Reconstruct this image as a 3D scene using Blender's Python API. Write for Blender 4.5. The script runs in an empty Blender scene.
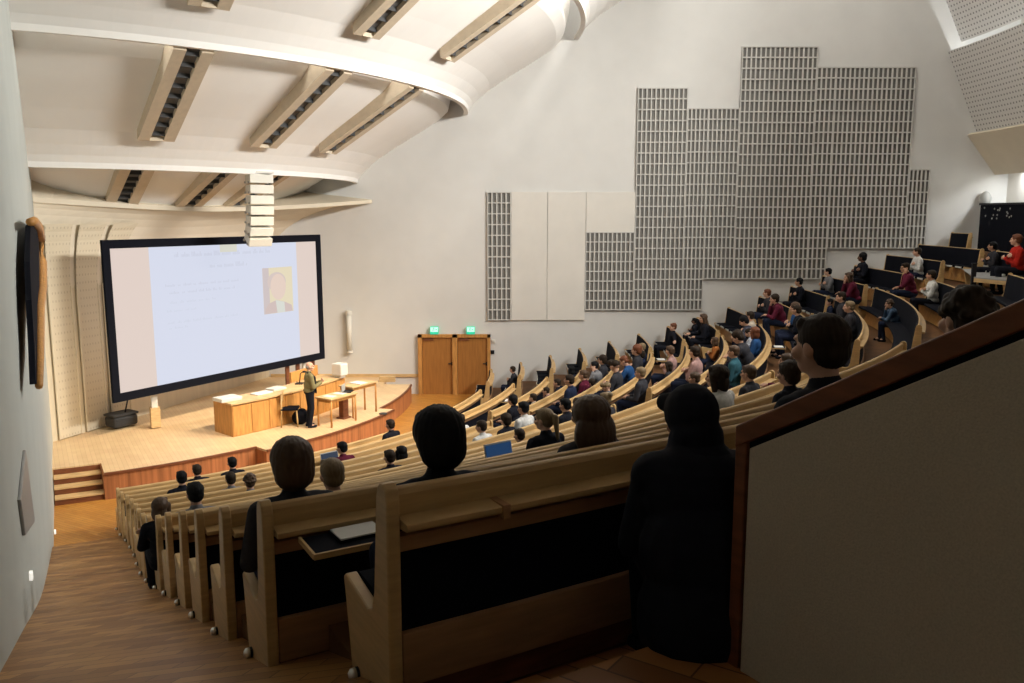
import bpy, bmesh, math, random
from math import sin, cos, tan, radians, degrees, atan2, hypot, pi, sqrt, asin
from mathutils import Vector, Matrix, noise
random.seed(7)
SC = bpy.context.scene
COL = SC.collection

# ------------------------------------------------------------------ hall frame
# camera eye = world origin, +Y is the view azimuth; the hall is a fan about C
F = 850.0
PITCH = math.atan(128 / 850)
CP, SP = cos(PITCH), sin(PITCH)
CX, CY = -13.6, 26.0

def ray(x, y):
    u = (x - 512) / F; v = (341.5 - y) / F
    return Vector((u, CP + v * SP, -SP + v * CP))
def at_z(x, y, z):
    r = ray(x, y); return r * (z / r.z)
def at_y(x, y, Y):
    r = ray(x, y); return r * (Y / r.y)
def at_plane(x, y, p, d):
    """point of the ray on the vertical plane through p (xy) along d (xy)"""
    r = ray(x, y); nx, ny = -d[1], d[0]
    s = (p[0] * nx + p[1] * ny) / (r.x * nx + r.y * ny)
    return r * s
def pol(p):
    return hypot(p[0] - CX, p[1] - CY), degrees(atan2(p[1] - CY, p[0] - CX))
def cart(r, t, z=0.0):
    t = radians(t); return Vector((CX + r * cos(t), CY + r * sin(t), z))

NROW = 16
RK = [12.95 + .946 * k if k <= 7 else 12.95 + .946 * 7 + (k - 7) for k in range(19)]
ZT = [-4.92, -4.71, -4.49, -4.27, -4.05, -3.82, -3.58, -3.3, -2.98, -2.63, -2.3, -1.97, -1.64, -1.3, -.97, -.6, -.22, .18, .6]
FL = [z - .95 for z in ZT]
ENDA = [-60.0, -60.05, -60.05, -60.12, -60.22, -60.4, -60.52, -60.6, -60.62, -60.68, -60.7, -60.76, -60.78, -60.78, -60.32]
YWALL = 27.4
LW0 = Vector((-10.77, 19.36)); LWD = Vector((.467, -.884))      # side wall along the aisle
def lw_at(r):
    """point on the aisle wall at hall radius r"""
    a = 1.0; b = 2 * ((LW0.x - CX) * LWD.x + (LW0.y - CY) * LWD.y)
    c = (LW0.x - CX) ** 2 + (LW0.y - CY) ** 2 - r * r
    t = (-b + sqrt(max(0, b * b - 4 * c))) / 2
    return LW0 + LWD * t
def th_left(r):
    p = lw_at(r); return degrees(atan2(p.y - CY, p.x - CX))
def th_right(r):
    return degrees(asin(min(1, (YWALL - CY) / r)))

# ------------------------------------------------------------------ materials
MATS = {}
def srgb(c):
    return tuple(((x / 255) / 12.92 if x / 255 <= .04045 else (((x / 255) + .055) / 1.055) ** 2.4) for x in c)
def mat(name, col, rough=.6, metal=0.0, var=.0, scale=8.0, stretch=None, emit=None, bump=0.0, spec=.3):
    if name in MATS: return MATS[name]
    m = bpy.data.materials.new(name); m.use_nodes = True; MATS[name] = m
    nt = m.node_tree; b = nt.nodes['Principled BSDF']
    b.inputs['Base Color'].default_value = (*col, 1)
    b.inputs['Roughness'].default_value = rough
    b.inputs['Metallic'].default_value = metal
    b.inputs['Specular IOR Level'].default_value = spec
    if emit:
        b.inputs['Emission Color'].default_value = (*emit[0], 1); b.inputs['Emission Strength'].default_value = emit[1]
    if var or bump:
        tc = nt.nodes.new('ShaderNodeTexCoord'); mp = nt.nodes.new('ShaderNodeMapping')
        nz = nt.nodes.new('ShaderNodeTexNoise'); nz.inputs['Scale'].default_value = scale; nz.inputs['Detail'].default_value = 4
        nt.links.new(tc.outputs['Object'], mp.inputs['Vector']); nt.links.new(mp.outputs['Vector'], nz.inputs['Vector'])
        if stretch: mp.inputs['Scale'].default_value = stretch
        if var:
            rp = nt.nodes.new('ShaderNodeValToRGB')
            rp.color_ramp.elements[0].position = .3; rp.color_ramp.elements[1].position = .7
            rp.color_ramp.elements[0].color = (*[c * (1 - var) for c in col], 1)
            rp.color_ramp.elements[1].color = (*[min(1, c * (1 + var)) for c in col], 1)
            nt.links.new(nz.outputs['Fac'], rp.inputs['Fac']); nt.links.new(rp.outputs['Color'], b.inputs['Base Color'])
        if bump:
            bp = nt.nodes.new('ShaderNodeBump'); bp.inputs['Strength'].default_value = bump; bp.inputs['Distance'].default_value = .01
            nt.links.new(nz.outputs['Fac'], bp.inputs['Height']); nt.links.new(bp.outputs['Normal'], b.inputs['Normal'])
    return m
def parquet(name, c1, c2, mortar, bw, bh, rot=0.0, rough=.45):
    m = bpy.data.materials.new(name); m.use_nodes = True; nt = m.node_tree; b = nt.nodes['Principled BSDF']
    tc = nt.nodes.new('ShaderNodeTexCoord'); mp = nt.nodes.new('ShaderNodeMapping'); br = nt.nodes.new('ShaderNodeTexBrick')
    mp.inputs['Rotation'].default_value = (0, 0, rot)
    br.inputs['Scale'].default_value = 1.0; br.inputs['Brick Width'].default_value = bw; br.inputs['Row Height'].default_value = bh
    br.inputs['Mortar Size'].default_value = .004; br.inputs['Color1'].default_value = (*c1, 1); br.inputs['Color2'].default_value = (*c2, 1)
    br.inputs['Mortar'].default_value = (*mortar, 1); br.inputs['Bias'].default_value = 0
    nt.links.new(tc.outputs['Object'], mp.inputs['Vector']); nt.links.new(mp.outputs['Vector'], br.inputs['Vector'])
    nz = nt.nodes.new('ShaderNodeTexNoise'); nz.inputs['Scale'].default_value = 2.2; nz.inputs['Detail'].default_value = 5
    nt.links.new(tc.outputs['Object'], nz.inputs['Vector'])
    mx = nt.nodes.new('ShaderNodeMixRGB'); mx.blend_type = 'OVERLAY'; mx.inputs['Fac'].default_value = .22
    nt.links.new(br.outputs['Color'], mx.inputs['Color1']); nt.links.new(nz.outputs['Fac'], mx.inputs['Color2'])
    nt.links.new(mx.outputs['Color'], b.inputs['Base Color']); b.inputs['Roughness'].default_value = rough
    b.inputs['Specular IOR Level'].default_value = .3
    return m
def dotted(name, col, hole, pitch=.07, thr=.35, uv=True, stretch=(1, 1)):
    """small punched holes on a grid"""
    m = bpy.data.materials.new(name); m.use_nodes = True; nt = m.node_tree; b = nt.nodes['Principled BSDF']
    tc = nt.nodes.new('ShaderNodeTexCoord'); mp = nt.nodes.new('ShaderNodeMapping')
    mp.inputs['Scale'].default_value = (2 * pi / pitch * stretch[0], 2 * pi / pitch * stretch[1], 1)
    sep = nt.nodes.new('ShaderNodeSeparateXYZ'); nt.links.new(tc.outputs['UV'], mp.inputs['Vector']); nt.links.new(mp.outputs['Vector'], sep.inputs[0])
    outs = []
    for ax in 'XY':
        s = nt.nodes.new('ShaderNodeMath'); s.operation = 'SINE'; nt.links.new(sep.outputs[ax], s.inputs[0]); outs.append(s)
    a = nt.nodes.new('ShaderNodeMath'); a.operation = 'MULTIPLY'
    for i in (0, 1):
        q = nt.nodes.new('ShaderNodeMath'); q.operation = 'MAXIMUM'; q.inputs[1].default_value = 0; nt.links.new(outs[i].outputs[0], q.inputs[0]); nt.links.new(q.outputs[0], a.inputs[i])
    g = nt.nodes.new('ShaderNodeMath'); g.operation = 'GREATER_THAN'; g.inputs[1].default_value = thr; nt.links.new(a.outputs[0], g.inputs[0])
    mx = nt.nodes.new('ShaderNodeMixRGB'); mx.inputs['Color1'].default_value = (*col, 1); mx.inputs['Color2'].default_value = (*hole, 1)
    nt.links.new(g.outputs[0], mx.inputs['Fac']); nt.links.new(mx.outputs['Color'], b.inputs['Base Color']); b.inputs['Roughness'].default_value = .8
    return m

M = {}
M['plaster'] = mat('white_plaster', (.70, .675, .62), .85, var=.03, scale=1.5)
M['plaster_wall'] = mat('white_wall_paint', (.66, .655, .63), .85, var=.03, scale=1.2)
M['ceil'] = mat('ceiling_plaster', (.85, .83, .79), .85, var=.02, scale=1.0)
M['lipw'] = mat('canopy_plaster', (.72, .64, .50), .8, var=.03, scale=1.5)
M['stagewall'] = mat('cream_stage_wall', (.66, .58, .43), .75, var=.06, scale=1.5, stretch=(6, 6, .3))
M['birch'] = mat('birch_wood', (.60, .41, .20), .45, var=.16, scale=5, stretch=(1, 1, 9))
M['rail'] = mat('birch_rail', (.52, .345, .155), .42, var=.12, scale=4, stretch=(1, 1, 10))
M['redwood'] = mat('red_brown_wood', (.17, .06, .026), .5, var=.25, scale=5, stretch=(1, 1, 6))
M['orange'] = mat('honey_wood', (.51, .25, .072), .45, var=.2, scale=4, stretch=(5, 5, .7))
M['door'] = mat('oak_door_wood', (.36, .155, .038), .5, var=.16, scale=3, stretch=(7, 7, .6))
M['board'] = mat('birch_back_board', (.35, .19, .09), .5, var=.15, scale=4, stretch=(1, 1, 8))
M['black'] = mat('black_upholstery', (.006, .007, .012), .9, spec=.1)
M['blackmetal'] = mat('black_metal', (.012, .012, .016), .5)
M['dark'] = mat('dark_grey', (.05, .05, .05), .7)
M['grille'] = mat('dark_louvre', (.13, .13, .13), .6)
M['trough'] = mat('trough_tan_wood', (.60, .50, .37), .7, var=.05)
M['chrome'] = mat('chrome', (.9, .9, .9), .38, 1.0)
M['white'] = mat('white_enamel', (.66, .64, .58), .5)
M['paper'] = mat('white_paper', (.66, .66, .64), .8)
M['grey'] = mat('grey_plate', (.38, .38, .36), .6)
M['fabric'] = mat('beige_fabric', (.52, .45, .35), .95, var=.10, scale=160, bump=.2)
M['slat'] = mat('pale_grey_slat', (.56, .55, .52), .7)
M['slotback'] = mat('dark_slot_backing', (.19, .185, .17), .8)
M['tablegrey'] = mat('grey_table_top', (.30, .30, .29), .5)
M['floor_front'] = parquet('front_parquet', (.50, .24, .05), (.42, .18, .035), (.28, .12, .03), .45, .075, .5)
M['floor_aisle'] = parquet('aisle_parquet', (.47, .245, .08), (.25, .105, .03), (.14, .06, .02), .36, .12, .12)
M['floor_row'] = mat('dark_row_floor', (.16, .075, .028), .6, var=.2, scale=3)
M['stagefloor'] = parquet('stage_boards', (.70, .51, .30), (.65, .465, .265), (.54, .37, .20), 1.6, .09, 1.05, .4)
M['stagefront'] = mat('stage_front_boards', (.36, .14, .055), .5, var=.35, scale=14, stretch=(1, 1, .05))
M['perf'] = dotted('perforated_panel', (.62, .61, .59), (.20, .20, .20), .15, .35)
M['perfstage'] = dotted('slotted_stage_panel', (.64, .56, .41), (.50, .42, .30), .085, .55, stretch=(1, .45))

# ------------------------------------------------------------------ mesh builder
ORG = {}
class MB:
    def __init__(s): s.v = []; s.f = []; s.uv = {}
    def add(s, vs, fs):
        n = len(s.v); s.v += [Vector(v) for v in vs]; s.f += [tuple(i + n for i in f) for f in fs]; return n
    def box(s, c, size, mtx=None):
        x, y, z = [d / 2 for d in size]
        vs = [Vector((a * x, b * y, d * z)) for a in (-1, 1) for b in (-1, 1) for d in (-1, 1)]
        if mtx is not None: vs = [mtx @ v for v in vs]
        s.add([v + Vector(c) for v in vs], [(0, 1, 3, 2), (4, 6, 7, 5), (0, 4, 5, 1), (2, 3, 7, 6), (0, 2, 6, 4), (1, 5, 7, 3)]); return s
    def prism(s, poly, ext):
        n = len(poly); ext = Vector(ext)
        vs = [Vector(p) for p in poly] + [Vector(p) + ext for p in poly]
        s.add(vs, [tuple(range(n - 1, -1, -1)), tuple(range(n, 2 * n))] + [(i, (i + 1) % n, n + (i + 1) % n, n + i) for i in range(n)]); return s
    def tube(s, pts, rad, n=8):
        pts = [Vector(p) for p in pts]; R = rad if isinstance(rad, (list, tuple)) else [rad] * len(pts)
        base = len(s.v); up = None
        for i, p in enumerate(pts):
            d = (pts[min(i + 1, len(pts) - 1)] - pts[max(i - 1, 0)]).normalized()
            a = Vector((0, 0, 1)) if abs(d.z) < .9 else Vector((1, 0, 0))
            if up is not None: a = up
            x = d.cross(a).normalized(); y = x.cross(d).normalized(); up = y
            for k in range(n):
                t = 2 * pi * k / n; s.v.append(p + (x * cos(t) + y * sin(t)) * R[i])
        for i in range(len(pts) - 1):
            for k in range(n):
                s.f.append((base + i * n + k, base + i * n + (k + 1) % n, base + (i + 1) * n + (k + 1) % n, base + (i + 1) * n + k))
        s.f.append(tuple(base + k for k in range(n - 1, -1, -1))); s.f.append(tuple(base + (len(pts) - 1) * n + k for k in range(n)))
        return s
    def ell(s, c, r, rot=None, seg=14, rings=9):
        c = Vector(c); base = len(s.v); rot = rot or Matrix.Identity(3)
        vs = [Vector((0, 0, r[2]))]
        for i in range(1, rings):
            a = pi * i / rings
            for k in range(seg):
                t = 2 * pi * k / seg; vs.append(Vector((r[0] * sin(a) * cos(t), r[1] * sin(a) * sin(t), r[2] * cos(a))))
        vs.append(Vector((0, 0, -r[2])))
        s.v += [rot @ v + c for v in vs]
        for k in range(seg): s.f.append((base, base + 1 + k, base + 1 + (k + 1) % seg))
        for i in range(rings - 2):
            for k in range(seg):
                a = base + 1 + i * seg + k; b = base + 1 + i * seg + (k + 1) % seg
                s.f.append((a, a + seg, b + seg, b))
        l = base + len(vs) - 1; o = base + 1 + (rings - 2) * seg
        for k in range(seg): s.f.append((l, o + (k + 1) % seg, o + k))
        return s
    def cap(s, a, b, r1, r2=None):
        """rounded tapered limb"""
        r2 = r1 if r2 is None else r2; a = Vector(a); b = Vector(b); d = (b - a).normalized()
        pts = []; rr = []
        for t in (80, 55, 28): pts.append(a - d * r1 * sin(radians(t))); rr.append(r1 * cos(radians(t)))
        for q in (0, .33, .66, 1): pts.append(a.lerp(b, q)); rr.append(r1 + (r2 - r1) * q)
        for t in (28, 55, 80): pts.append(b + d * r2 * sin(radians(t))); rr.append(r2 * cos(radians(t)))
        return s.tube(pts, rr, 12)
    def sweep(s, prof, t0, t1, r0=0.0, z0=0.0, step=1.5, closed=True, tfun=None):
        """profile [(r, z)] swept about the hall axis from t0 to t1 degrees; tfun(r) -> (t0, t1) overrides"""
        n = max(1, int(abs(t1 - t0) / step + .999)); m = len(prof); base = len(s.v)
        for i in range(n + 1):
            for (pr, pz) in prof:
                r = r0 + pr; a, b = tfun(r) if tfun else (t0, t1)
                s.v.append(cart(r, a + (b - a) * i / n, z0 + pz))
        L = [0.0]
        for j in range(1, m + 1): L.append(L[-1] + hypot(prof[j % m][0] - prof[j - 1][0], prof[j % m][1] - prof[j - 1][1]))
        for i in range(n):
            for j in range(m if closed else m - 1):
                jj = (j + 1) % m
                f = (base + i * m + j, base + (i + 1) * m + j, base + (i + 1) * m + jj, base + i * m + jj)
                rm = r0 + prof[j][0]; u0 = radians(t0 + (t1 - t0) * i / n) * rm; u1 = radians(t0 + (t1 - t0) * (i + 1) / n) * rm
                s.uv[len(s.f)] = [(u0, L[j]), (u1, L[j]), (u1, L[j + 1]), (u0, L[j + 1])]
                s.f.append(f)
        if closed:
            s.f.append(tuple(base + j for j in range(m))); s.f.append(tuple(base + n * m + j for j in range(m - 1, -1, -1)))
        return s
    def mesh(s, name, origin=(0, 0, 0), smooth=False, normals=True):
        o = Vector(origin); me = bpy.data.meshes.new(name)
        me.from_pydata([v - o for v in s.v], [], s.f)
        if s.uv:
            ul = me.uv_layers.new(name='UVMap')
            for p in me.polygons:
                q = s.uv.get(p.index)
                if q:
                    for li, c in zip(p.loop_indices, q): ul.data[li].uv = c
        if normals:
            bm = bmesh.new(); bm.from_mesh(me); bmesh.ops.recalc_face_normals(bm, faces=bm.faces); bm.to_mesh(me); bm.free()
        if smooth:
            for p in me.polygons: p.use_smooth = True
        me.update(); return me
    def build(s, name, material, parent=None, smooth=False, bevel=0.0):
        org = ORG.get(parent.name, Vector((0, 0, 0))) if parent else Vector((0, 0, 0))
        o = bpy.data.objects.new(name, s.mesh(name, org, smooth))
        COL.objects.link(o); o.data.materials.append(material); ORG[o.name] = org
        if parent: o.parent = parent
        if bevel:
            b = o.modifiers.new('soft', 'BEVEL'); b.width = bevel; b.segments = 2; b.limit_method = 'ANGLE'; b.angle_limit = radians(40)
        return o

def tag(o, label, cat, group=None):
    o['label'] = label; o['category'] = cat
    if group: o['group'] = group
    return o
def thing(name, label, cat, loc=(0, 0, 0), group=None):
    """Empty at the thing's base; parts are given in world coordinates and stored relative to it"""
    o = bpy.data.objects.new(name, None); COL.objects.link(o); o.location = loc; o.empty_display_size = .2
    ORG[o.name] = Vector(loc)
    tag(o, label, cat, group); return o
def struct(name, mb, m, smooth=False):
    o = mb.build(name, m, None, smooth); o['kind'] = 'structure'; return o
def solo(name, mb, m, label, cat, group=None, smooth=False, bevel=0.0):
    """a thing that is one mesh, with its origin at its base"""
    lo = Vector((sum(v.x for v in mb.v) / len(mb.v), sum(v.y for v in mb.v) / len(mb.v), min(v.z for v in mb.v)))
    o = bpy.data.objects.new(name, mb.mesh(name, lo, smooth)); COL.objects.link(o); o.location = lo; o.data.materials.append(m)
    if bevel:
        b = o.modifiers.new('soft', 'BEVEL'); b.width = bevel; b.segments = 2; b.limit_method = 'ANGLE'
    return tag(o, label, cat, group)
ORD = ['front', 'second', 'third', 'fourth', 'fifth', 'sixth', 'seventh', 'eighth', 'ninth', 'tenth', 'eleventh', 'twelfth', 'thirteenth', 'fourteenth', 'fifteenth', 'sixteenth']

# ================================================================== THE SETTING
LR = lambda r: (th_left(r), th_right(r))
slab = lambda r0, r1, z, d=.5: [(r0, z - d), (r1, z - d), (r1, z), (r0, z)]
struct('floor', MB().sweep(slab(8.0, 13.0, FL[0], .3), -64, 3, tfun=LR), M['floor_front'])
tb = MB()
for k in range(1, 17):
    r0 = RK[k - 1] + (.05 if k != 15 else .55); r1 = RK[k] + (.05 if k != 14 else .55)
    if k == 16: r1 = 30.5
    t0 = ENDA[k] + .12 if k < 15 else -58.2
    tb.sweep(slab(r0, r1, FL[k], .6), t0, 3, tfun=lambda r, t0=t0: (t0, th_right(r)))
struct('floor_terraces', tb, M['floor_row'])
# sloping parquet aisle along the side wall
ab = MB(); rs = [12.95 + .5 * i for i in range(29)]
ramp = []
for r in rs:
    if r > 27.1: break
    k = min(range(17), key=lambda q: abs(RK[q] + .05 - r))
    zz = FL[0] if r < 13.1 else None
    if zz is None:
        for q in range(16):
            if RK[q] + .05 <= r <= RK[q + 1] + .05:
                a = (r - RK[q] - .05) / (RK[q + 1] - RK[q]); zz = (FL[q] + FL[q + 1]) / 2 * (1 - a) + (FL[q + 1] + FL[min(q + 2, 15)]) / 2 * a
    ramp.append((r, zz + (.0 if r < 13.1 else .03)))
ramp.append((27.15, FL[15])); ramp.append((31.5, FL[15]))
prof = ramp + [(31.5, -6.4), (12.95, -6.4)]
ab.sweep(prof, -64, -61, tfun=lambda r: (th_left(min(r, 31.4)), -60.2 if r < 27.1 else -58.3))
struct('floor_aisle', ab, M['floor_aisle'])

# stage platform
ZS = -5.3
sb = MB()
sb.sweep(slab(4.4, 9.58, ZS), -60, 6, tfun=LR)
sb.sweep(slab(9.58, 10.42, ZS), -60.2, 1)
sb.sweep(slab(10.42, 10.86, ZS), -42.3, -17.6)
struct('floor_stage', sb, M['stagefloor'])
fb = MB(); nb = MB()
def front(r, t0, t1):
    fb.sweep([(r, -6.0), (r + .02, -6.0), (r + .02, ZS - .045), (r, ZS - .045)], t0, t1)
    nb.sweep([(r - .01, ZS - .045), (r + .045, ZS - .045), (r + .045, ZS + .004), (r - .01, ZS + .004)], t0, t1)
front(10.42, -60.2, -42.3); front(10.86, -42.3, -17.6); front(10.42, -17.6, 1)
for t in (-42.3, -17.6):
    a = cart(10.42, t); b = cart(10.88, t); n = cart(1, t + 90) - cart(0, 0)
    fb.prism([(a.x, a.y, -6), (b.x, b.y, -6), (b.x, b.y, ZS - .045), (a.x, a.y, ZS - .045)], n * (.02 if t > -30 else -.02))
a = cart(9.6, 1.0); b = cart(10.44, 1.0); n = cart(1, 91) - cart(0, 0)
fb.prism([(a.x, a.y, -6), (b.x, b.y, -6), (b.x, b.y, ZS - .03), (a.x, a.y, ZS - .03)], n * .02)
a = cart(9.55, -60.2); b = cart(10.44, -60.2); n = cart(1, -150.2) - cart(0, 0)
fb.prism([(a.x, a.y, -6), (b.x, b.y, -6), (b.x, b.y, ZS - .03), (a.x, a.y, ZS - .03)], n * .02)
struct('trim_1', fb, M['stagefront']); struct('trim_2', nb, M['redwood'])
st = thing('stage_steps', 'four wooden steps leading up to the stage beside the plaster wall', 'steps', cart(10, -63, FL[0]))
for i in range(4):
    z0 = FL[0] + i * (ZS - FL[0]) / 4; z1 = FL[0] + (i + 1) * (ZS - FL[0]) / 4; r = 10.38 - .265 * i
    tf = lambda q: (th_left(q) + .1, -60.35)
    MB().sweep([(r - .03, z0), (r, z0), (r, z1 - .03), (r - .03, z1 - .03)], -65, -60, tfun=tf).build('riser', M['redwood'], st)
    if i < 3: MB().sweep([(r - .3, z1 - .03), (r + .02, z1 - .03), (r + .02, z1), (r - .3, z1)], -65, -60, tfun=tf).build('tread', M['birch'], st)

# walls
def wall_line(mb, p, q, z0, z1, off):
    p = Vector((*p[:2], z0)); q = Vector((*q[:2], z0)); h = Vector((0, 0, z1 - z0))
    mb.prism([p, q, q + h, p + h], off); return mb
wn = Vector((-.884, -.467, 0))
struct('wall_aisle', wall_line(MB(), LW0 - LWD * .3, LW0 + LWD * 27.2, -6.4, 10, wn * .3), mat('cool_light_wall_tint', (.47, .50, .475), .85, var=.04, scale=1.0))  # colour tinted grey-green to imitate cooler light on this wall
struct('wall_far', MB().box((3.9, YWALL + .15, 1.8), (25, .3, 16.4)), M['plaster_wall'])
SW0 = Vector((-10.77, 19.36)); SW1 = Vector((-7.95, 27.4)); SWD = (SW1 - SW0).normalized()
struct('wall_stage', wall_line(MB(), SW0, SW1 + SWD * .2, -6.0, 6.0, Vector((-SWD.y, SWD.x, 0)) * .25), M['stagewall'])
bw = MB()
bw.sweep([(29.35, -2.5), (29.6, -2.5), (29.6, 10), (29.35, 10)], -45, 3, tfun=lambda r: (-45, th_right(r)))
bw.sweep([(31.5, -2.5), (31.75, -2.5), (31.75, 10), (31.5, 10)], -66, -45)
a = cart(29.35, -45); b = cart(31.7, -45)
bw.prism([(a.x, a.y, -2.5), (b.x, b.y, -2.5), (b.x, b.y, 10), (a.x, a.y, 10)], (cart(1, 45) - cart(0, 0)) * .2)
struct('wall_rear', bw, M['plaster'])

# ceiling: concentric plaster shells stepping up from the stage
PROF = [(0, 0), (.02, .12), (.12, .26), (.32, .46), (.65, .74), (1.2, 1.10), (2.0, 1.58), (2.6, 1.96), (2.85, 2.2), (2.97, 2.7), (3.03, 3.6), (3.05, 4.6)]
LIPS = [(5.4, -.72), (8.82, .95), (12.28, 3.05), (15.7, 5.3)]
for i, (r, z) in enumerate(LIPS):
    pr = PROF if i else [(.72, .74), (.95, .93)] + PROF[5:]
    back = [(a - .13, b + (.02 if j else 0)) for j, (a, b) in enumerate(pr)][::-1]
    struct('ceiling', MB().sweep(pr + back, -66, 6, r, z, 1.5, tfun=lambda q: (th_left(q) - .3, th_right(q) + .2)), M['ceil'])
struct('ceiling', MB().sweep(slab(18.4, 31.7, 9.9, .2), -66, 3, tfun=lambda r: (th_left(min(r, 31.4)) - .2, th_right(r))), M['ceil'])
# stage canopy: a cove that curls forward from the stage wall
lipL = at_plane(33, 203, (-10.6, 19.05), LWD); lipR = Vector((-4.45, YWALL, .33))
cb = MB(); NU = 24; prof_n = 9
for i in range(NU + 1):
    u = i / NU
    w = SW0.lerp(SW1, u); l = Vector((lipL.x, lipL.y)).lerp(Vector((lipR.x, lipR.y)), u)
    zl = .0 + .27 * abs(u - .45) ** 1.5 / .4 + (.05 if u < .5 else .05)
    row = []
    for j in range(prof_n + 1):
        a = pi / 2 * j / prof_n
        row.append(Vector((*(w.lerp(l, 1 - cos(a))), -1.75 + (zl + 1.75) * sin(a))))
    row.append(Vector((l.x, l.y, zl + .11))); row.append(Vector((*(w.lerp(l, .0)), zl + .5)))
    cb.v += row
m = prof_n + 3
for i in range(NU):
    for j in range(m - 1):
        cb.f.append((i * m + j, (i + 1) * m + j, (i + 1) * m + j + 1, i * m + j + 1))
struct('ceiling', cb, M['lipw'])

# light troughs running down the shells
def trough(i, th, label):
    r, z = LIPS[i]; p0 = Vector((r + .72, z + .58)) if i else Vector((r + 1.0, z + .86)); p1 = Vector((r + 3.33, z + 2.05))
    t = thing('ceiling_light_trough', label, 'ceiling light', cart(p0.x, th, p0.y), 'tan light troughs across the ceiling')
    R = cart(1, th) - cart(0, 0); T = cart(1, th + 90) - cart(0, 0); W = .38; S = .14
    def beam(w0, w1, d0, d1):
        mb = MB(); q = []
        for (pr, dz) in ((p0, d0), (p1, d0), (p1, d1), (p0, d1)):
            c = cart(pr.x, th, pr.y + dz); q.append(c + T * w0)
        mb.prism(q, T * (w1 - w0)); return mb
    for sgn in (-1, 1):
        a, b = sorted((sgn * W, sgn * S)); beam(a, b, 0, .9).build('side_fascia', M['trough'], t)
    g = MB(); 
    beam(-S, S, .10, .2).build('grille', M['grille'], t)
    for q in range(9):
        c = p0.lerp(p1, (q + .5) / 9); cc = cart(c.x, th, c.y + .07)
        g.box(cc, (.03, 2 * S, .10), Matrix(((R.x, T.x, 0), (R.y, T.y, 0), (0, 0, 1))))
    g.build('louvre', M['dark'], t)
    e = MB(); c = cart(p0.x, th, p0.y); e.prism([c - T * S, c + T * S, c + T * S + Vector((0, 0, .4)), c - T * S + Vector((0, 0, .4))], R * .04); e.build('end_plate', M['trough'], t)
SHN = ['lowest ceiling step', 'middle ceiling step', 'upper ceiling step']
for i in (0, 1, 2):
    for th, nm in ((-51, 'near the aisle wall'), (-35.6, 'between two others'), (-22, 'near the far wall')):
        trough(i, th, 'tan louvred light trough %s on the %s' % (nm, SHN[i]))

# stepped rear bulkheads in the far corner
def bulk(name, pts, m, label=None):
    back = [(a + .1, b + .06) for a, b in pts][::-1]
    o = MB().sweep(pts + back, -14, 3, tfun=lambda r: (-14, th_right(r)), step=.7).build(name, m); o['kind'] = 'structure'; return o
bulk('ceiling', [(26.55, 7.4), (27.55, 5.25)], M['perf'])
bulk('ceiling', [(27.16, 4.95), (28.25, 2.5)], M['perf'])
bulk('ceiling', [(27.95, 2.44), (28.92, 1.21)], M['lipw'])

# ================================================================== FAR WALL FITTINGS
def wx(x): return at_y(x, 213, YWALL).x
def wz(y): return at_y(512, y, YWALL).z
PANELS = [(487, 511, 192, 320, 'narrow grey slotted acoustic panel strip beside the smooth white panel'),
          (587, 637, 232, 310, 'low grey slotted acoustic panel right under the smooth white panel corner'),
          (637, 687, 88, 310, 'tall grey slotted acoustic panel touching the smooth white panels'),
          (687, 708, 108.5, 310, 'narrow grey slotted acoustic panel reaching down to the lowest edge of the field'),
          (708, 739, 108.5, 279, 'grey slotted acoustic panel in the notch before the highest step'),
          (739, 814, 46.8, 279, 'highest grey slotted acoustic panel of the stepped field'),
          (814, 833, 67.3, 279, 'slim grey slotted acoustic panel just after the highest one'),
          (833, 912, 67.3, 248.5, 'wide grey slotted acoustic panel above the upper rows'),
          (912, 933, 169.5, 248.5, 'short grey slotted acoustic panel at the rear end of the field')]
for (x0, x1, y0, y1, lab) in PANELS:
    X0, X1, Z1, Z0 = at_y(x0, 120, YWALL).x, at_y(x1, 120, YWALL).x - .004, wz(y0), wz(y1)
    t = thing('acoustic_panel', lab, 'acoustic panel', ((X0 + X1) / 2, YWALL, Z0), 'slotted acoustic panels on the white wall')
    MB().box(((X0 + X1) / 2, YWALL - .022, (Z0 + Z1) / 2), (X1 - X0, .03, Z1 - Z0)).build('backing', M['slotback'], t)
    n = max(2, round((X1 - X0) / .145)); p = (X1 - X0) / n; mb = MB()
    for i in range(n + 1): mb.box((X0 + i * p + (.014 if i == 0 else -.014 if i == n else 0), YWALL - .055, (Z0 + Z1) / 2), (.042 if 0 < i < n else .028, .06, Z1 - Z0))
    mb.build('vertical_slat', M['slat'], t)
    n = max(2, round((Z1 - Z0) / .333)); p = (Z1 - Z0) / n; mb = MB()
    for i in range(n + 1): mb.box(((X0 + X1) / 2, YWALL - .0575, Z0 + i * p + (.015 if i == 0 else -.015 if i == n else 0)), (X1 - X0, .065, (.038 if 0 < i < n else .03)))
    mb.build('cross_slat', M['slat'], t)
for (x0, x1, y0, y1, lab) in ((511, 548, 192, 320, 'tall smooth white wall panel next to the narrow slotted strip'), (548, 587, 192, 320, 'tall smooth white wall panel with the small step beside it'),
                              (587, 637, 192, 232, 'short smooth white wall panel above the low slotted panel')):
    X0, X1, Z1, Z0 = at_y(x0, 120, YWALL).x, at_y(x1, 120, YWALL).x, wz(y0), wz(y1)
    solo('smooth_wall_panel', MB().box(((X0 + X1) / 2, YWALL - .04, (Z0 + Z1) / 2), (X1 - X0 - .012, .06, Z1 - Z0)), M['plaster'], lab, 'wall panel', 'smooth white wall panels', bevel=.006)

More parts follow.
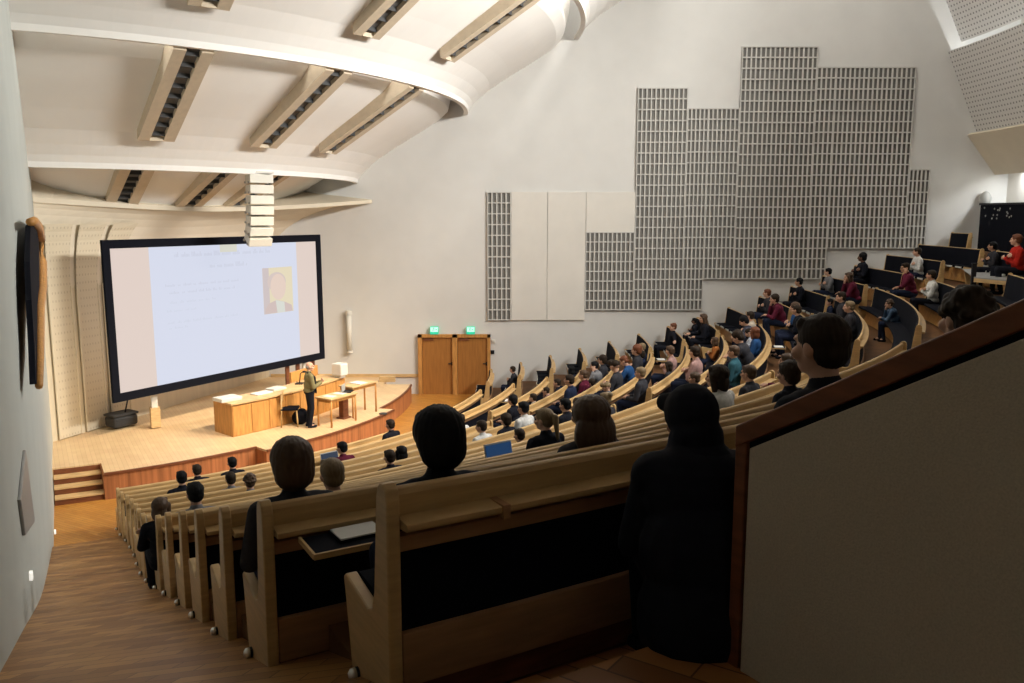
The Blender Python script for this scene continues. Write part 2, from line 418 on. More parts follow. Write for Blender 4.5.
# double door
X0, X1, ZD, ZF = wx(416), wx(490), wz(334), FL[0]
d = thing('door_1', 'wide double door of warm brown wood under two green exit lights', 'door', ((X0 + X1) / 2, YWALL, ZF)); d['kind'] = 'structure'
XM = (X0 + X1) / 2 + .07; y = YWALL
fr = MB()
for (a, b, c, e) in ((X0, X0 + .13, ZF, ZD), (X1 - .10, X1, ZF, ZD), (X0, X1, ZD - .10, ZD), (XM - .13, XM + .03, ZF, ZD)):
    fr.box(((a + b) / 2, y - .06, (c + e) / 2), (b - a, .12, e - c))
fr.build('frame', M['orange'], d)
for (a, b, hx) in ((X0 + .13, XM - .13, XM - .20), (XM + .03, X1 - .10, X1 - .18)):
    lf = MB().box(((a + b) / 2, y - .03, (ZF + ZD - .1) / 2), (b - a - .02, .05, ZD - .1 - ZF)).build('door_leaf', M['door'], d)
    MB().box((hx, y - .075, ZF + 1.02), (.14, .03, .03)).box((hx + .05, y - .06, ZF + 1.02), (.04, .03, .12)).build('handle', M['blackmetal'], lf)
    MB().box((a + .22, y - .08, ZD - .17), (.32, .04, .06)).build('door_closer', M['redwood'], lf)
GREEN = mat('exit_green', (.02, .35, .2), .5, emit=((.03, .55, .33), .75)); MINT = mat('exit_mint', (.5, .9, .7), .5, emit=((.35, .95, .68), .9))
for px, lab in ((433, 'green lit exit sign above the door leaf nearer the stage'), (470, 'green lit exit sign above the door leaf nearer the seats')):
    X = wx(px); t = thing('exit_sign', lab, 'exit sign', (X, y, ZD), 'green exit signs over the double door')
    MB().box((X, y - .09, ZD + .13), (.27, .10, .25)).build('case', GREEN, t, bevel=.01)
    MB().box((X, y - .142, ZD + .165), (.24, .006, .15)).build('lit_face', MINT, t)
    g = MB(); z = ZD + .165; yy = y - .147    # running figure and arrow
    g.ell((X - .015, yy, z + .05), (.012, .003, .012), seg=8, rings=5)
    for (p, q) in (((-.02, .035), (-.03, -.005)), ((-.03, -.005), (-.005, -.03)), ((-.03, -.005), (-.06, -.045)), ((-.022, .03), (.01, .015)), ((-.022, .03), (-.05, .012)), ((.035, 0), (.085, 0)), ((.085, 0), (.065, .02)), ((.085, 0), (.065, -.02))):
        g.tube([(X + p[0], yy, z + p[1]), (X + q[0], yy, z + q[1])], .006, 6)
    g.build('running_figure', mat('exit_dark', (.01, .12, .08), .6), t)
for (px, py, lab) in ((493, 341, 'small white switch plate beside the double door'), (492, 352, 'small dark call plate below the white switch plate by the door')):
    solo('switch_plate', MB().box((wx(px), y - .02, wz(py)), (.12, .03, .12)).box((wx(px), y - .04, wz(py)), (.05, .02, .06)), M['white'] if py < 345 else M['blackmetal'], lab, 'switch', bevel=.008)
# vertical tube lamp
X = wx(346.5); t = thing('wall_lamp', 'tall white vertical tube lamp on the far wall beside the screen', 'lamp', (X, y, wz(352)))
MB().tube([(X, y - .12, wz(350)), (X, y - .12, wz(314))], .085, 14).build('tube', M['white'], t, True)
MB().tube([(X, y - .12, wz(314)), (X, y - .12, wz(310))], [.11, .10], 14).build('top_cap', M['white'], t)
MB().tube([(X, y - .12, wz(352)), (X, y - .12, wz(350))], [.10, .10], 14).box((X, y - .05, wz(345)), (.06, .1, .08)).box((X, y - .05, wz(318)), (.06, .1, .08)).build('bracket', M['white'], t)
struct('baseboard_far', MB().box(((wx(490) + 6) / 2, y - .02, FL[0] + .06), (6 - wx(490), .04, .12)).box(((-7.9 + wx(416)) / 2, y - .02, ZS + .05), (wx(416) + 7.9, .04, .10)), M['birch'])
# wooden stop block at the stage edge by the wall
p = at_z(388, 381, ZS); solo('stage_block', MB().box((p.x, p.y - .1, ZS + .09), (.5, .16, .18)), M['birch'], 'low wooden block lying on the stage floor by the far wall', 'wood block', bevel=.01)
# small dome loudspeaker high on the wall
X, Z = at_y(982, 199, YWALL).x, at_y(982, 199, YWALL).z
t = thing('dome_speaker', 'small grey dome loudspeaker on the white wall above the dark booth', 'speaker', (X, y, Z))
MB().ell((X, y - .2, Z), (.17, .17, .24)).build('dome', M['grey'], t, True); MB().box((X, y - .03, Z), (.2, .06, .2)).build('bracket', M['white'], t)

# ================================================================== AISLE WALL FITTINGS
def on_lw(x, y, off=.02): 
    p = at_plane(x, y, LW0, LWD); return p - wn * off
lw3 = Vector((LWD.x, LWD.y, 0))
for (px, py, lab) in ((27, 580, 'tiny white step light low on the aisle wall, close to the camera end'), (53, 534, 'tiny white step light low on the aisle wall, close to the stage steps')):
    c = on_lw(px, py); mb = MB(); mb.prism([c - lw3 * .04, c + lw3 * .04, c + lw3 * .04 + Vector((0, 0, .07)), c - lw3 * .04 + Vector((0, 0, .07))], wn * -.03)
    solo('step_light', mb, mat('step_lamp', (.8, .8, .75), .5, emit=((1, .97, .88), .7)), lab, 'wall light', bevel=.005)
mb = MB(); mb.prism([on_lw(a, b, .0) for a, b in ((17, 500), (22.5, 450), (32, 522), (22, 536))], wn * -.03); solo('grey_wall_patch', mb, M['tablegrey'], 'pointed grey patch on the aisle wall opposite the bench ends', 'wall panel', bevel=.01)  # thin pointed grey shape laid on the wall
# doorway with curved wooden rim at the stage end of the aisle wall
t = thing('door_2', 'tall dark opening with a curved wooden rim in the aisle wall by the stage', 'door', on_lw(36, 400)); t['kind'] = 'structure'
def lwp(px, py, off): 
    return at_plane(px, py, (LW0.x - wn.x * off, LW0.y - wn.y * off), LWD)
pts = [(33, 226), (36, 222), (39.5, 225), (41.5, 242), (42, 292), (40.5, 312), (41, 350), (40, 384), (38.5, 384), (36.5, 340), (34, 300), (32.5, 262)]
MB().prism([lwp(a - 2.5, b, .15) for a, b in pts], wn * .06).build('dark_opening', M['black'], t)
MB().tube([lwp(a - 4, b, .17) for a, b in ((34, 222), (38, 221), (42, 226), (44.5, 240), (45.5, 262), (45.5, 288), (43.5, 308), (43.5, 345), (43, 386))], [.05, .065, .075, .08, .085, .08, .065, .055, .04], 8).build('wooden_rim', M['orange'], t, True)

# ================================================================== STAGE
# slotted cream panels standing on the stage wall
def sw(u): 
    q = SW0.lerp(SW1, u); return Vector((q.x, q.y, 0))
swn = Vector((SWD.y, -SWD.x, 0))
for (u0, u1, lab) in ((.02, .095, 'slotted cream stage panel nearest the aisle wall'), (.115, .19, 'middle slotted cream stage panel between two ribs'), (.21, .285, 'slotted cream stage panel half behind the screen edge')):
    lab = lab.replace('nearest the', 'next to the')
    t = thing('slotted_panel', lab, 'wall panel', sw((u0 + u1) / 2) + Vector((0, 0, ZS)), 'slotted cream panels behind the stage')
    mb = MB(); path = [(0, ZS + .02), (0, -1.75)] + [(1 - cos(pi / 2 * q / 9), -1.75 + 1.78 * sin(pi / 2 * q / 9)) for q in range(1, 7)]
    rows = []; L = 0
    for n, (f_, z_) in enumerate(path):
        pr = []
        for u in (u0, u1):
            w0 = sw(u); l0 = Vector((lipL.x, lipL.y, 0)).lerp(Vector((lipR.x, lipR.y, 0)), u); q = w0.lerp(l0, f_) + swn * .05; pr.append(Vector((q.x, q.y, z_ - (.03 if n > 1 else 0))))
        if n: L += (pr[0] - rows[-1][0]).length
        rows.append(pr + [L])
    Wd = (sw(u1) - sw(u0)).length
    for n in range(len(rows) - 1):
        mb.uv[len(mb.f)] = [(0, rows[n][2]), (Wd, rows[n][2]), (Wd, rows[n + 1][2]), (0, rows[n + 1][2])]
        mb.add([rows[n][0], rows[n][1], rows[n + 1][1], rows[n + 1][0]], [(0, 1, 2, 3)])
    a = sw(u0) + swn * .05; b = sw(u1) + swn * .05
    mb.build('face', M['perfstage'], t)
    r = MB()
    for q in (a, b): r.tube([(q.x, q.y, ZS + .02), (q.x, q.y, -1.7)], .025, 8)
    r.build('edge_rib', M['stagewall'], t)

# projection screen
H = 3.7
S0 = at_y(101, 242, 19.475); S0b = at_y(113, 401, 19.475); S1 = at_y(318, 236, 25.82); S1b = at_y(322.5, 357, 25.82)
def scr(u, v, off=0.0):
    """u along the screen 0..1, v up 0..1"""
    a = S0b.lerp(S0, v); b = S1b.lerp(S1, v); p = a.lerp(b, u); return p + SCN * off
SCN = Vector(((S1 - S0).y, -(S1 - S0).x, 0)).normalized()
t = thing('projection_screen', 'large black-framed projection screen showing a pale slide with a small portrait', 'screen', (S0b + S1b) / 2)
def quad(name, m, u0, u1, v0, v1, off, parent, d=.01):
    mb = MB(); mb.prism([scr(u0, v0, off), scr(u1, v0, off), scr(u1, v1, off), scr(u0, v1, off)], SCN * d); return mb.build(name, m, parent)
def glow(name, c, k=1.0): 
    c = srgb(c); return mat(name, (.02, .02, .02), .9, emit=(c, k), spec=.02)
fb = MB()
for (u0, u1, v0, v1) in ((-.004, .022, -.012, 1.012), (.978, 1.004, -.012, 1.012), (.022, .978, -.012, .042), (.022, .978, .958, 1.012)):
    fb.prism([scr(u0, v0, 0), scr(u1, v0, 0), scr(u1, v1, 0), scr(u0, v1, 0)], SCN * .07)
fb.build('frame', M['black'], t)
quad('screen_surface', glow('screen_cream', (222, 205, 196)), .02, .98, .04, .96, .02, t)
sl = quad('slide', glow('slide_blue', (212, 217, 234)), .168, .862, .042, .958, .035, t, .004)
quad('highlight_block', glow('slide_cream', (214, 213, 200)), .47, .55, .905, .958, .040, sl, .003)
# unreadably washed-out lines of text
LINE = glow('slide_text', (203, 207, 223)); LIN2 = glow('slide_text_faint', (206, 211, 227))
rt = random.Random(3)
for (u0, u1, v, h) in ((.27, .72, .885, .035), (.42, .60, .80, .035), (.225, .56, .69, .02), (.24, .54, .64, .02), (.24, .44, .575, .02), (.225, .36, .52, .016), (.225, .54, .44, .018), (.23, .31, .405, .016)):
    mb = MB(); u = u0
    while u < u1:
        wdt = rt.uniform(.012, .045); q = min(u + wdt, u1)
        x = u
        while x < q - .002:
            hh = h * rt.choice((.5, .5, .6, .95)); x2 = min(x + .0035, q)
            mb.prism([scr(x, v, .0395), scr(x2, v, .0395), scr(x2, v + hh, .0395), scr(x, v + hh, .0395)], SCN * .002); x += .006
        u = q + .010
    mb.build('lettering', LINE if v > .6 else LIN2, sl)
pt = quad('portrait_photo', glow('photo_bg', (226, 215, 186)), .672, .832, .42, .77, .040, sl, .003)
quad('photo_shade', glow('photo_left', (204, 192, 192)), .672, .705, .42, .77, .0435, sl, .001)
def blob(name, m, cu, cv, ru, rv, off, parent, pw=1.0):
    mb = MB(); P = []
    for i in range(24):
        a = 2 * pi * i / 24; P.append(scr(cu + ru * cos(a), cv + rv * sin(a) * (1 if sin(a) > 0 else pw), off))
    mb.prism(P, SCN * .001); mb.build(name, m, parent)
mb = MB(); mb.prism([scr(a, b, .046) for a, b in ((.678, .422), (.828, .422), (.822, .47), (.785, .50), (.74, .52), (.70, .50), (.68, .46))], SCN * .001); mb.build('photo_jacket', glow('photo_jacket', (206, 188, 184)), sl)
mb = MB(); mb.prism([scr(a, b, .048) for a, b in ((.742, .422), (.785, .422), (.782, .50), (.735, .52))], SCN * .001); mb.build('photo_shirt', glow('photo_shirt', (214, 216, 208)), sl)
blob('photo_hair', glow('photo_hair', (212, 196, 190)), .745, .66, .050, .075, .048, sl)
blob('photo_face', glow('photo_skin', (226, 205, 192)), .752, .625, .042, .095, .050, sl, 1.1)
# legs of the screen
c = at_z(156, 428, ZS); zt = scr(.13, 0).z
MB().box((c.x, c.y, ZS + .28), (.22, .2, .5), Matrix.Rotation(.55, 3, 'Z')).build('foot_box', M['birch'], t)
MB().box((c.x, c.y, (ZS + .56 + zt) / 2 + .05), (.14, .10, zt - ZS - .50 + .2), Matrix.Rotation(.55, 3, 'Z')).build('post', M['white'], t)
for u, m_ in ((.80, 'redwood'), (.86, 'redwood'), (.90, 'white'), (.95, 'redwood')):
    q = scr(u, 0, -.08); MB().box((q.x, q.y, (ZS + q.z) / 2), (.10, .12, q.z - ZS + .1), Matrix.Rotation(.55, 3, 'Z')).build('post', M[m_], t)

# hanging loudspeaker array
q = at_y(258, 180, 21.4); t = thing('line_array_speaker', 'white curved loudspeaker column hanging in front of the screen top', 'loudspeaker', (q.x, q.y, q.z - 1.7))
fw = Vector((.62, -.78, 0)).normalized(); sd = Vector((-fw.y, fw.x, 0)); ang = 0; p = q + Vector((0, 0, .15))
MB().box(p + Vector((0, 0, .03)), (.62, .5, .05), Matrix((sd, fw, (0, 0, 1))).transposed()).build('top_plate', M['white'], t)
for s_ in (-.2, .2): MB().tube([p + sd * s_, Vector((p.x, p.y, 2.2)) + sd * s_], .008, 6).build('hanging_cable', M['blackmetal'], t)
hd = mat('speaker_white', (.72, .70, .62), .55); 
for i in range(7):
    ang = (0, 1, 3, 6, 10, 16, 24)[i]
    dn = (Vector((0, 0, -1)) * cos(radians(ang)) - fw * sin(radians(ang))); f2 = fw * cos(radians(ang)) - Vector((0, 0, 1)) * sin(radians(ang))
    c = p + dn * .125; mx = Matrix((sd, f2, -dn)).transposed()
    mb = MB(); w_, b_, d_, hh = .30, .24, .24, .105
    vs = [Vector((sx * (w_ if fy > 0 else b_), fy * d_, sz * (hh if fy > 0 else hh * .9))) for sx in (-1, 1) for fy in (-1, 1) for sz in (-1, 1)]
    mb.add([mx @ v + c for v in vs], [(0, 1, 3, 2), (4, 6, 7, 5), (0, 4, 5, 1), (2, 3, 7, 6), (0, 2, 6, 4), (1, 5, 7, 3)])
    cb_ = mb.build('cabinet', hd, t, bevel=.012)
    for sx in (-1, 1):
        for fy in (-.6, .6): MB().box(c + mx @ Vector((sx * .29, fy * .2, -.085)), (.03, .05, .05), mx).build('link_plate', M['grey'], cb_)
    p = p + dn * .25

# lecture desk: long panelled bench following the stage curve
R0, R1 = 8.45, 9.3; T0, T1 = -41.9, -16.5; HD = .80
t = thing('lecture_desk', 'long honey wood lecture desk with panelled front on the stage', 'desk', cart(8.9, -30, ZS))
MB().sweep([(R0, 0), (R1, 0), (R1, HD - .05), (R1 - .03, HD - .05), (R1 - .03, HD - .02), (R0, HD - .02)], T0, T1, 0, ZS, 2.5).build('body', M['orange'], t)
MB().sweep([(R0 + .1, HD - .02), (R1 + .03, HD - .02), (R1 + .03, HD + .015), (R0 + .1, HD + .015)], T0 - .15, T1, 0, ZS, 2.5).build('desk_top', M['birch'], t)
for i in range(8):
    a = T0 + (T1 - T0) * i / 8
    MB().sweep([(R1, .03), (R1 + .015, .03), (R1 + .015, HD - .06), (R1, HD - .06)], a + .12, a + (T1 - T0) / 8 - .12, 0, ZS, 1.6).build('front_panel', M['orange'], t)
MB().sweep([(R0 - .05, HD), (R0 + .02, HD), (R0 + .02, HD + .28), (R0 - .05, HD + .28)], -25, T1, 0, ZS, 2).build('raised_back', M['orange'], t)
def on_desk(th, r, sz, m, name, lab, cat, rot=None, bevel=.01):
    c = cart(r, th, ZS + HD + .015 + sz[2] / 2); return solo(name, MB().box(c, sz, Matrix.Rotation(radians(rot if rot is not None else th), 3, 'Z')), m, lab, cat, bevel=bevel)
on_desk(-40.9, 8.85, (.42, .55, .09), M['white'], 'projector', 'white projector box at the near end of the lecture desk', 'projector')
on_desk(-34.5, 8.85, (.3, .5, .03), M['paper'], 'paper_stack', 'white paper sheets lying on the lecture desk behind the chair', 'paper')
on_desk(-31.2, 8.8, (.32, .42, .06), M['white'], 'keyboard_box', 'flat pale box on the desk beside the lecturer', 'box')
c = at_z(340, 377, ZS + HD + .02); t = thing('monitor', 'pale boxy monitor standing on the desk by the tube lamp', 'monitor', (c.x, c.y, ZS + HD))
mx = Matrix.Rotation(-.5, 3, 'Z')
MB().box((c.x, c.y, ZS + HD + .24), (.34, .30, .34), mx).build('case', M['white'], t, bevel=.03); MB().box((c.x, c.y, ZS + HD + .035), (.22, .2, .05), mx).build('foot', M['white'], t)
MB().box(Vector((c.x, c.y, ZS + HD + .25)) + mx @ Vector((-.172, 0, 0)), (.01, .24, .26), mx).build('glass', M['grey'], t)
c = cart(8.8, -25.5, ZS + HD); t = thing('document_camera', 'slim black document camera arm standing behind the lecturer', 'document camera', c)  # the black arm is a document camera
MB().box(c + Vector((0, 0, .02)), (.2, .2, .04)).build('base', M['blackmetal'], t); MB().tube([c + Vector((0, 0, .03)), c + Vector((.02, .05, .28)), c + Vector((.12, -.02, .36))], .014, 8).build('arm', M['blackmetal'], t, True); MB().ell(c + Vector((.14, -.03, .35)), (.05, .05, .03)).build('head', M['blackmetal'], t, True)

# two small birch tables
def table(name, lab, c, w_, d_, h_, rot, top=M['birch'], leg=M['orange']):
    t = thing(name, lab, 'table', (c.x, c.y, ZS)); mx = Matrix.Rotation(rot, 3, 'Z'); C0 = Vector((c.x, c.y, ZS))
    MB().box(C0 + Vector((0, 0, h_ - .02)), (w_, d_, .04), mx).build('table_top', top, t, bevel=.006)
    MB().box(C0 + Vector((0, 0, h_ - .08)), (w_ - .1, d_ - .1, .08), mx).build('apron', leg, t)
    for sx in (-1, 1):
        for sy in (-1, 1):
            q = C0 + mx @ Vector((sx * (w_ / 2 - .05), sy * (d_ / 2 - .05), 0)); MB().tube([q, q + Vector((0, 0, h_ - .05))], .025, 10).build('leg', leg, t, True)
    return t
l1 = at_z(331, 428, ZS); l2 = at_z(354.6, 421, ZS); l3 = at_z(320, 425, ZS); ax = (l2 - l1); rot = atan2(ax.y, ax.x)
mid = (l2 + l3) / 2
table('side_table', 'small birch table with papers in front of the lecturer', mid, ax.length + .12, .55, .74, rot)
mid2 = mid + Vector((.28, .85, 0)); table('side_table', 'taller birch table behind the paper table, by the desk end', mid2 + Vector((.1, .15, 0)), 1.0, .5, .84, rot)
for (dx, dy, nm) in ((-.25, .0, 'white sheet lying on the small birch table near the lecturer'), (.1, .05, 'white sheet beside the open notebook on the small birch table')):
    c = mid + Vector((dx * ax.normalized().x, dx * ax.normalized().y + dy, .74)); c.z = ZS + .745; solo('paper', MB().box(c, (.21, .29, .008), Matrix.Rotation(rot + .2, 3, 'Z')), M['paper'], nm, 'paper')
c = mid + ax.normalized() * .42; c.z = ZS + .74; t = thing('laptop', 'small dark open laptop on the birch table', 'laptop', c); mx = Matrix.Rotation(rot + .5, 3, 'Z')
MB().box(c + Vector((0, 0, .012)), (.32, .22, .02), mx).build('base', M['blackmetal'], t); MB().box(c + mx @ Vector((0, .12, .10)), (.32, .015, .19), mx).build('lid', M['grey'], t)
c = mid2 + Vector((.1, .15, 0)); solo('paper', MB().box((c.x, c.y, ZS + .85), (.3, .4, .014), Matrix.Rotation(rot, 3, 'Z')), M['paper'], 'white paper pad on the taller birch table', 'paper')
q = at_z(344, 418, ZS); solo('lectern_post', MB().box((q.x, q.y, ZS + .35), (.2, .16, .7), Matrix.Rotation(rot, 3, 'Z')).box((q.x, q.y, ZS + .02), (.3, .26, .04), Matrix.Rotation(rot, 3, 'Z')), M['redwood'], 'dark red wooden lectern post under the tables', 'lectern', bevel=.01)
# chair
c = (at_z(281, 430, ZS) + at_z(289, 423, ZS)) / 2 + Vector((.12, .1, 0)); t = thing('stage_chair', 'pale wooden chair with black seat beside the lecture desk', 'chair', c); mx = Matrix.Rotation(.12, 3, 'Z')
def cv(x, y, z): return c + mx @ Vector((x, y, z))
MB().box(cv(0, 0, .45), (.42, .42, .05), mx).build('seat', M['black'], t, bevel=.015)
for sx in (-1, 1):
    for sy in (-1, 1): MB().tube([cv(sx * .2, sy * .2, 0), cv(sx * .18, sy * .18, .45 if sx > 0 else .86)], .02, 8).build('leg', M['rail'], t, True)
MB().box(cv(-.18, 0, .76), (.03, .40, .20), mx).build('backrest', M['rail'], t, bevel=.008)
c = at_z(300, 424, ZS); t = thing('bag', 'black bag slumped on the stage floor between chair and lecturer', 'bag', c)
MB().ell(c + Vector((0, 0, .17)), (.2, .17, .19)).ell(c + Vector((.05, .05, .28)), (.13, .12, .12)).build('sack', M['black'], t, True); MB().tube([c + Vector((-.1, 0, .33)), c + Vector((0, 0, .46)), c + Vector((.1, 0, .35))], .012, 6).build('handle', M['blackmetal'], t, True)
# floor socket
q = at_z(383, 414, ZS); solo('floor_socket', MB().tube([(q.x, q.y, ZS + .001), (q.x, q.y, ZS + .02)], .11, 16), M['dark'], 'dark round floor socket at the stage edge', 'socket')
# covered equipment trunk below the screen corner
c = at_z(122, 427, ZS) ; t = thing('equipment_case', 'dark grey round-cornered equipment case under the low corner of the screen', 'case', c); mx = Matrix.Rotation(1.0, 3, 'Z')
MB().box(c + Vector((0, 0, .18)), (.66, .44, .28), mx).build('shell', M['dark'], t, bevel=.07); MB().box(c + Vector((0, 0, .35)), (.68, .46, .06), mx).build('lid', M['dark'], t, bevel=.02)
MB().tube([c + Vector((.1, 0, .36)), c + Vector((.15, .1, .7)), c + Vector((-.05, .05, .95)), c + Vector((-.15, .15, 1.1))], .02, 8).build('cable', M['blackmetal'], t, True)

# ================================================================== SEATING
def sweep_part(name, prof, k, t0, t1, m, parent, step=1.5, bevel=0, closed=True):
    return MB().sweep(prof, t0, t1, RK[k], FL[k], step).build(name, m, parent, bevel=bevel)
ENDP = [(.05, 0), (.05, .42), (.052, .92), (.042, .957), (.015, .975), (-.02, .972), (-.042, .95), (-.055, .91), (-.10, .53), (-.13, .45), (-.18, .43), (-.43, .475), (-.455, .455), (-.44, .40), (-.36, .0)]
def end_panel(k, th, parent, out, bolt=False, w=.052):
    """out = -1: the outer face looks to smaller angles"""
    T = cart(1, th + 90) - cart(0, 0)
    mb = MB(); mb.prism([cart(RK[k] + a, th, FL[k] + b) - T * w / 2 for a, b in ENDP], T * w)
    e = mb.build('end_panel', M['rail'], parent, bevel=.008)
    if bolt:
        c = cart(RK[k] - .30, th, FL[k] + .105) + T * out * w / 2
        MB().tube([c, c + T * out * .012], [.026, .026], 14).build('bolt_collar', M['blackmetal'], e)
        MB().tube([c + T * out * .012, c + T * out * .03, c + T * out * .04], [.026, .024, .012], 14).build('foot_cap', M['chrome'], e, True)
def bench(k, t0, t1, label, group, fine=False, seats=False, bolt=False, ends=(True, True)):
    tm = (t0 + t1) / 2
    t = thing('auditorium_bench', label, 'bench', cart(RK[k], tm, FL[k]), group)
    st = 1.0 if fine else 1.6
    e = degrees(.03 / RK[k]); a, b = t0 + e, t1 - e
    P = lambda n, pr, m, bv=0: sweep_part(n, pr, k, a, b, M[m], t, st, bv)
    P('top_rail', [(-.03, .85), (.0, .83), (.012, .925), (.004, .945), (-.014, .953), (-.03, .945)], 'rail', .004)
    P('writing_ledge', [(.0, .80), (.095, .812), (.10, .822), (.10, .84), (.0, .846)], 'rail', .003)
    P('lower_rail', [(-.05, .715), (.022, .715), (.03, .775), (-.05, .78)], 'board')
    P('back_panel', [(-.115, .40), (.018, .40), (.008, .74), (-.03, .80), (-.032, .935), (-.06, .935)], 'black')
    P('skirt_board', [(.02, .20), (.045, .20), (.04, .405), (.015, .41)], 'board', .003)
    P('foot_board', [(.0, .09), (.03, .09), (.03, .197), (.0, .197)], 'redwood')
    if not seats:
        P('seat', [(-.44, .42), (-.06, .40), (-.06, .455), (-.42, .475), (-.45, .46)], 'black')
    P('seat_support', [(-.30, .04), (-.27, .04), (-.16, .40), (-.19, .40)], 'orange')
    if ends[0]: end_panel(k, t0, t, -1, bolt)
    if ends[1]: end_panel(k, t1, t, 1, False)
    if seats:
        n = max(1, int(radians(b - a) * RK[k] / .54)); first = None
        for i in range(n):
            th = a + (b - a) * (i + .5) / n; mx = Matrix.Rotation(radians(th), 3, 'Z')
            c = cart(RK[k] - .27, th, FL[k] + .45)
            s_ = MB().box(c, (.36, .46, .055), mx).build('seat', M['black'], t, bevel=.012)
            MB().box(c + mx @ Vector((-.186, 0, -.005)), (.014, .40, .045), mx).build('seat_edge', M['white'], s_)
    return t
GA = 'long benches of the block along the parquet aisle'; GB = 'benches of the middle block between the stair aisles'; GC = 'short benches beside the far white wall'
B = {}
for k in range(15):
    near = k >= 12
    lab = '%s row bench from the stage in the large block along the parquet aisle' % ORD[k]
    if k == 14: lab = 'big bench just in front of the camera, dark back and pale top rail'
    if k == 13: lab = 'bench one row ahead of the big dark-backed one, with a lowered writing tablet'
    if k == 0: lab = 'front row bench of the large aisle block, facing the stage boards'
    B['A', k] = bench(k, ENDA[k], -33.6, lab, GA, fine=near, bolt=True)
bench(15, -58.15, -33.6, 'rear bench hidden behind the wood-capped fabric barrier', GA, ends=(False, True))
for k in range(0, 15):
    t1 = -11.2 if k < 5 else -9.0 if k < 9 else -8.2 if k < 12 else -11 if k < 13 else -17
    B['B', k] = bench(k, -28.0, t1, '%s row bench from the stage in the middle block between two stair aisles' % ORD[k], GB, seats=False)
for k in range(0, 16):
    B['C', k] = bench(k, -5.8 if k < 15 else .2, min(3.0, degrees(asin(1.12 / RK[k]))), '%s short bench from the stage beside the far white wall, black seats showing' % ORD[k], GC, seats=True)

B['D', 14] = bench(14, -13.6, -7.9, 'short bench by the dark booth, seating the red jumper and his neighbour', GC, seats=True)

# hinge brackets and the lowered writing tablet on the two benches closest to the camera
def bracket(k, th):
    mx = Matrix.Rotation(radians(th), 3, 'Z'); MB().box(cart(RK[k] + .055, th, FL[k] + .822), (.11, .03, .052), mx).build('hinge_bracket', M['board'], B['A', k])
for th in (-57.9, -59.4): bracket(14, th)
def tablet(blk, k, th, w_=.44, d_=.30):
    mx = Matrix.Rotation(radians(th), 3, 'Z'); c = cart(RK[k] + .11 + d_ / 2, th, FL[k] + .80); t = B[blk, k]
    o = MB().box(c, (d_, w_, .018), mx).build('writing_tablet', M['black'], t, bevel=.006)
    MB().box(c + mx @ Vector((d_ / 2 + .006, 0, 0)), (.012, w_ + .02, .026), mx).box(c + mx @ Vector((0, -w_ / 2 - .006, 0)), (d_, .012, .026), mx).build('edge_strip', M['rail'], o)
    return c
def on_row(px, k, dr):
    """angle at which the column px of the view meets the circle dr behind row k"""
    best = None
    for i in range(12600):
        t = -62 + i * .005
        p = cart(RK[k] + dr, t); d = p.y * CP - (ZT[k]) * SP
        x = 512 + F * p.x / d
        if best is None or abs(x - px) < best[0]: best = (abs(x - px), t)
        if x > px + 5: break
    return best[1]
def sheet(blk, k, px, label, dr=.2, m='paper'):
    th = on_row(px, k, dr); c = tablet(blk, k, th); mx = Matrix.Rotation(radians(th + 8), 3, 'Z')
    solo('paper', MB().box(c + Vector((0, 0, .014)), (.21, .29, .008), mx), M[m], label, 'paper'); return c
def laptop(blk, k, px, label, screen, dr=.24, lit=True):
    th = on_row(px, k, dr); c = tablet(blk, k, th); mx = Matrix.Rotation(radians(th), 3, 'Z')
    c = c + Vector((0, 0, .03)); t = thing('laptop', label, 'laptop', c + Vector((0, 0, .01)))
    MB().box(c + Vector((0, 0, .02)), (.22, .32, .018), mx).build('base', M['grey'], t, bevel=.004)
    tl = mx @ Matrix.Rotation(radians(14), 3, 'Y').inverted()
    o = MB().box(c + mx @ Vector((-.125, 0, .155)), (.012, .37, .27), tl).build('lid', M['grey'], t, bevel=.004)
    MB().box(c + mx @ Vector((-.1165, 0, .155)), (.003, .345, .24), tl).build('screen', screen, o)
c = tablet('A', 13, -60.0, .44, .22)
mx = Matrix.Rotation(radians(-58), 3, 'Z'); t = thing('notebook', 'pale thin notebook lying on the lowered dark writing tablet', 'notebook', c + Vector((0, 0, .01)))
MB().box(c + Vector((.0, .03, .016)), (.15, .22, .012), mx).build('cover', M['black'], t); MB().box(c + Vector((.0, .03, .025)), (.14, .205, .007), mx).build('pages', M['paper'], t)
BLUE = mat('blue_screen', (.02, .02, .02), .6, emit=((.006, .035, .10), 1.0)); TEAL = mat('teal_screen', (.02, .02, .02), .6, emit=((.003, .018, .05), 1.0))
laptop('A', 9, 505, 'open laptop with a plain blue screen in the rows before the big bench', BLUE)
laptop('A', 2, 333, 'small open laptop with dim blue screen close to the stage front', TEAL)
sheet('C', 1, 507, 'white paper on the tablet at the second short wall bench')
sheet('B', 5, 677, 'white paper sheet on a tablet in the middle block', .18)
sheet('C', 8, 778, 'white paper in front of the person in the patterned jacket', .2)
sheet('B', 9, 900, 'white papers in front of the hand-on-face listener in the middle block', .2)

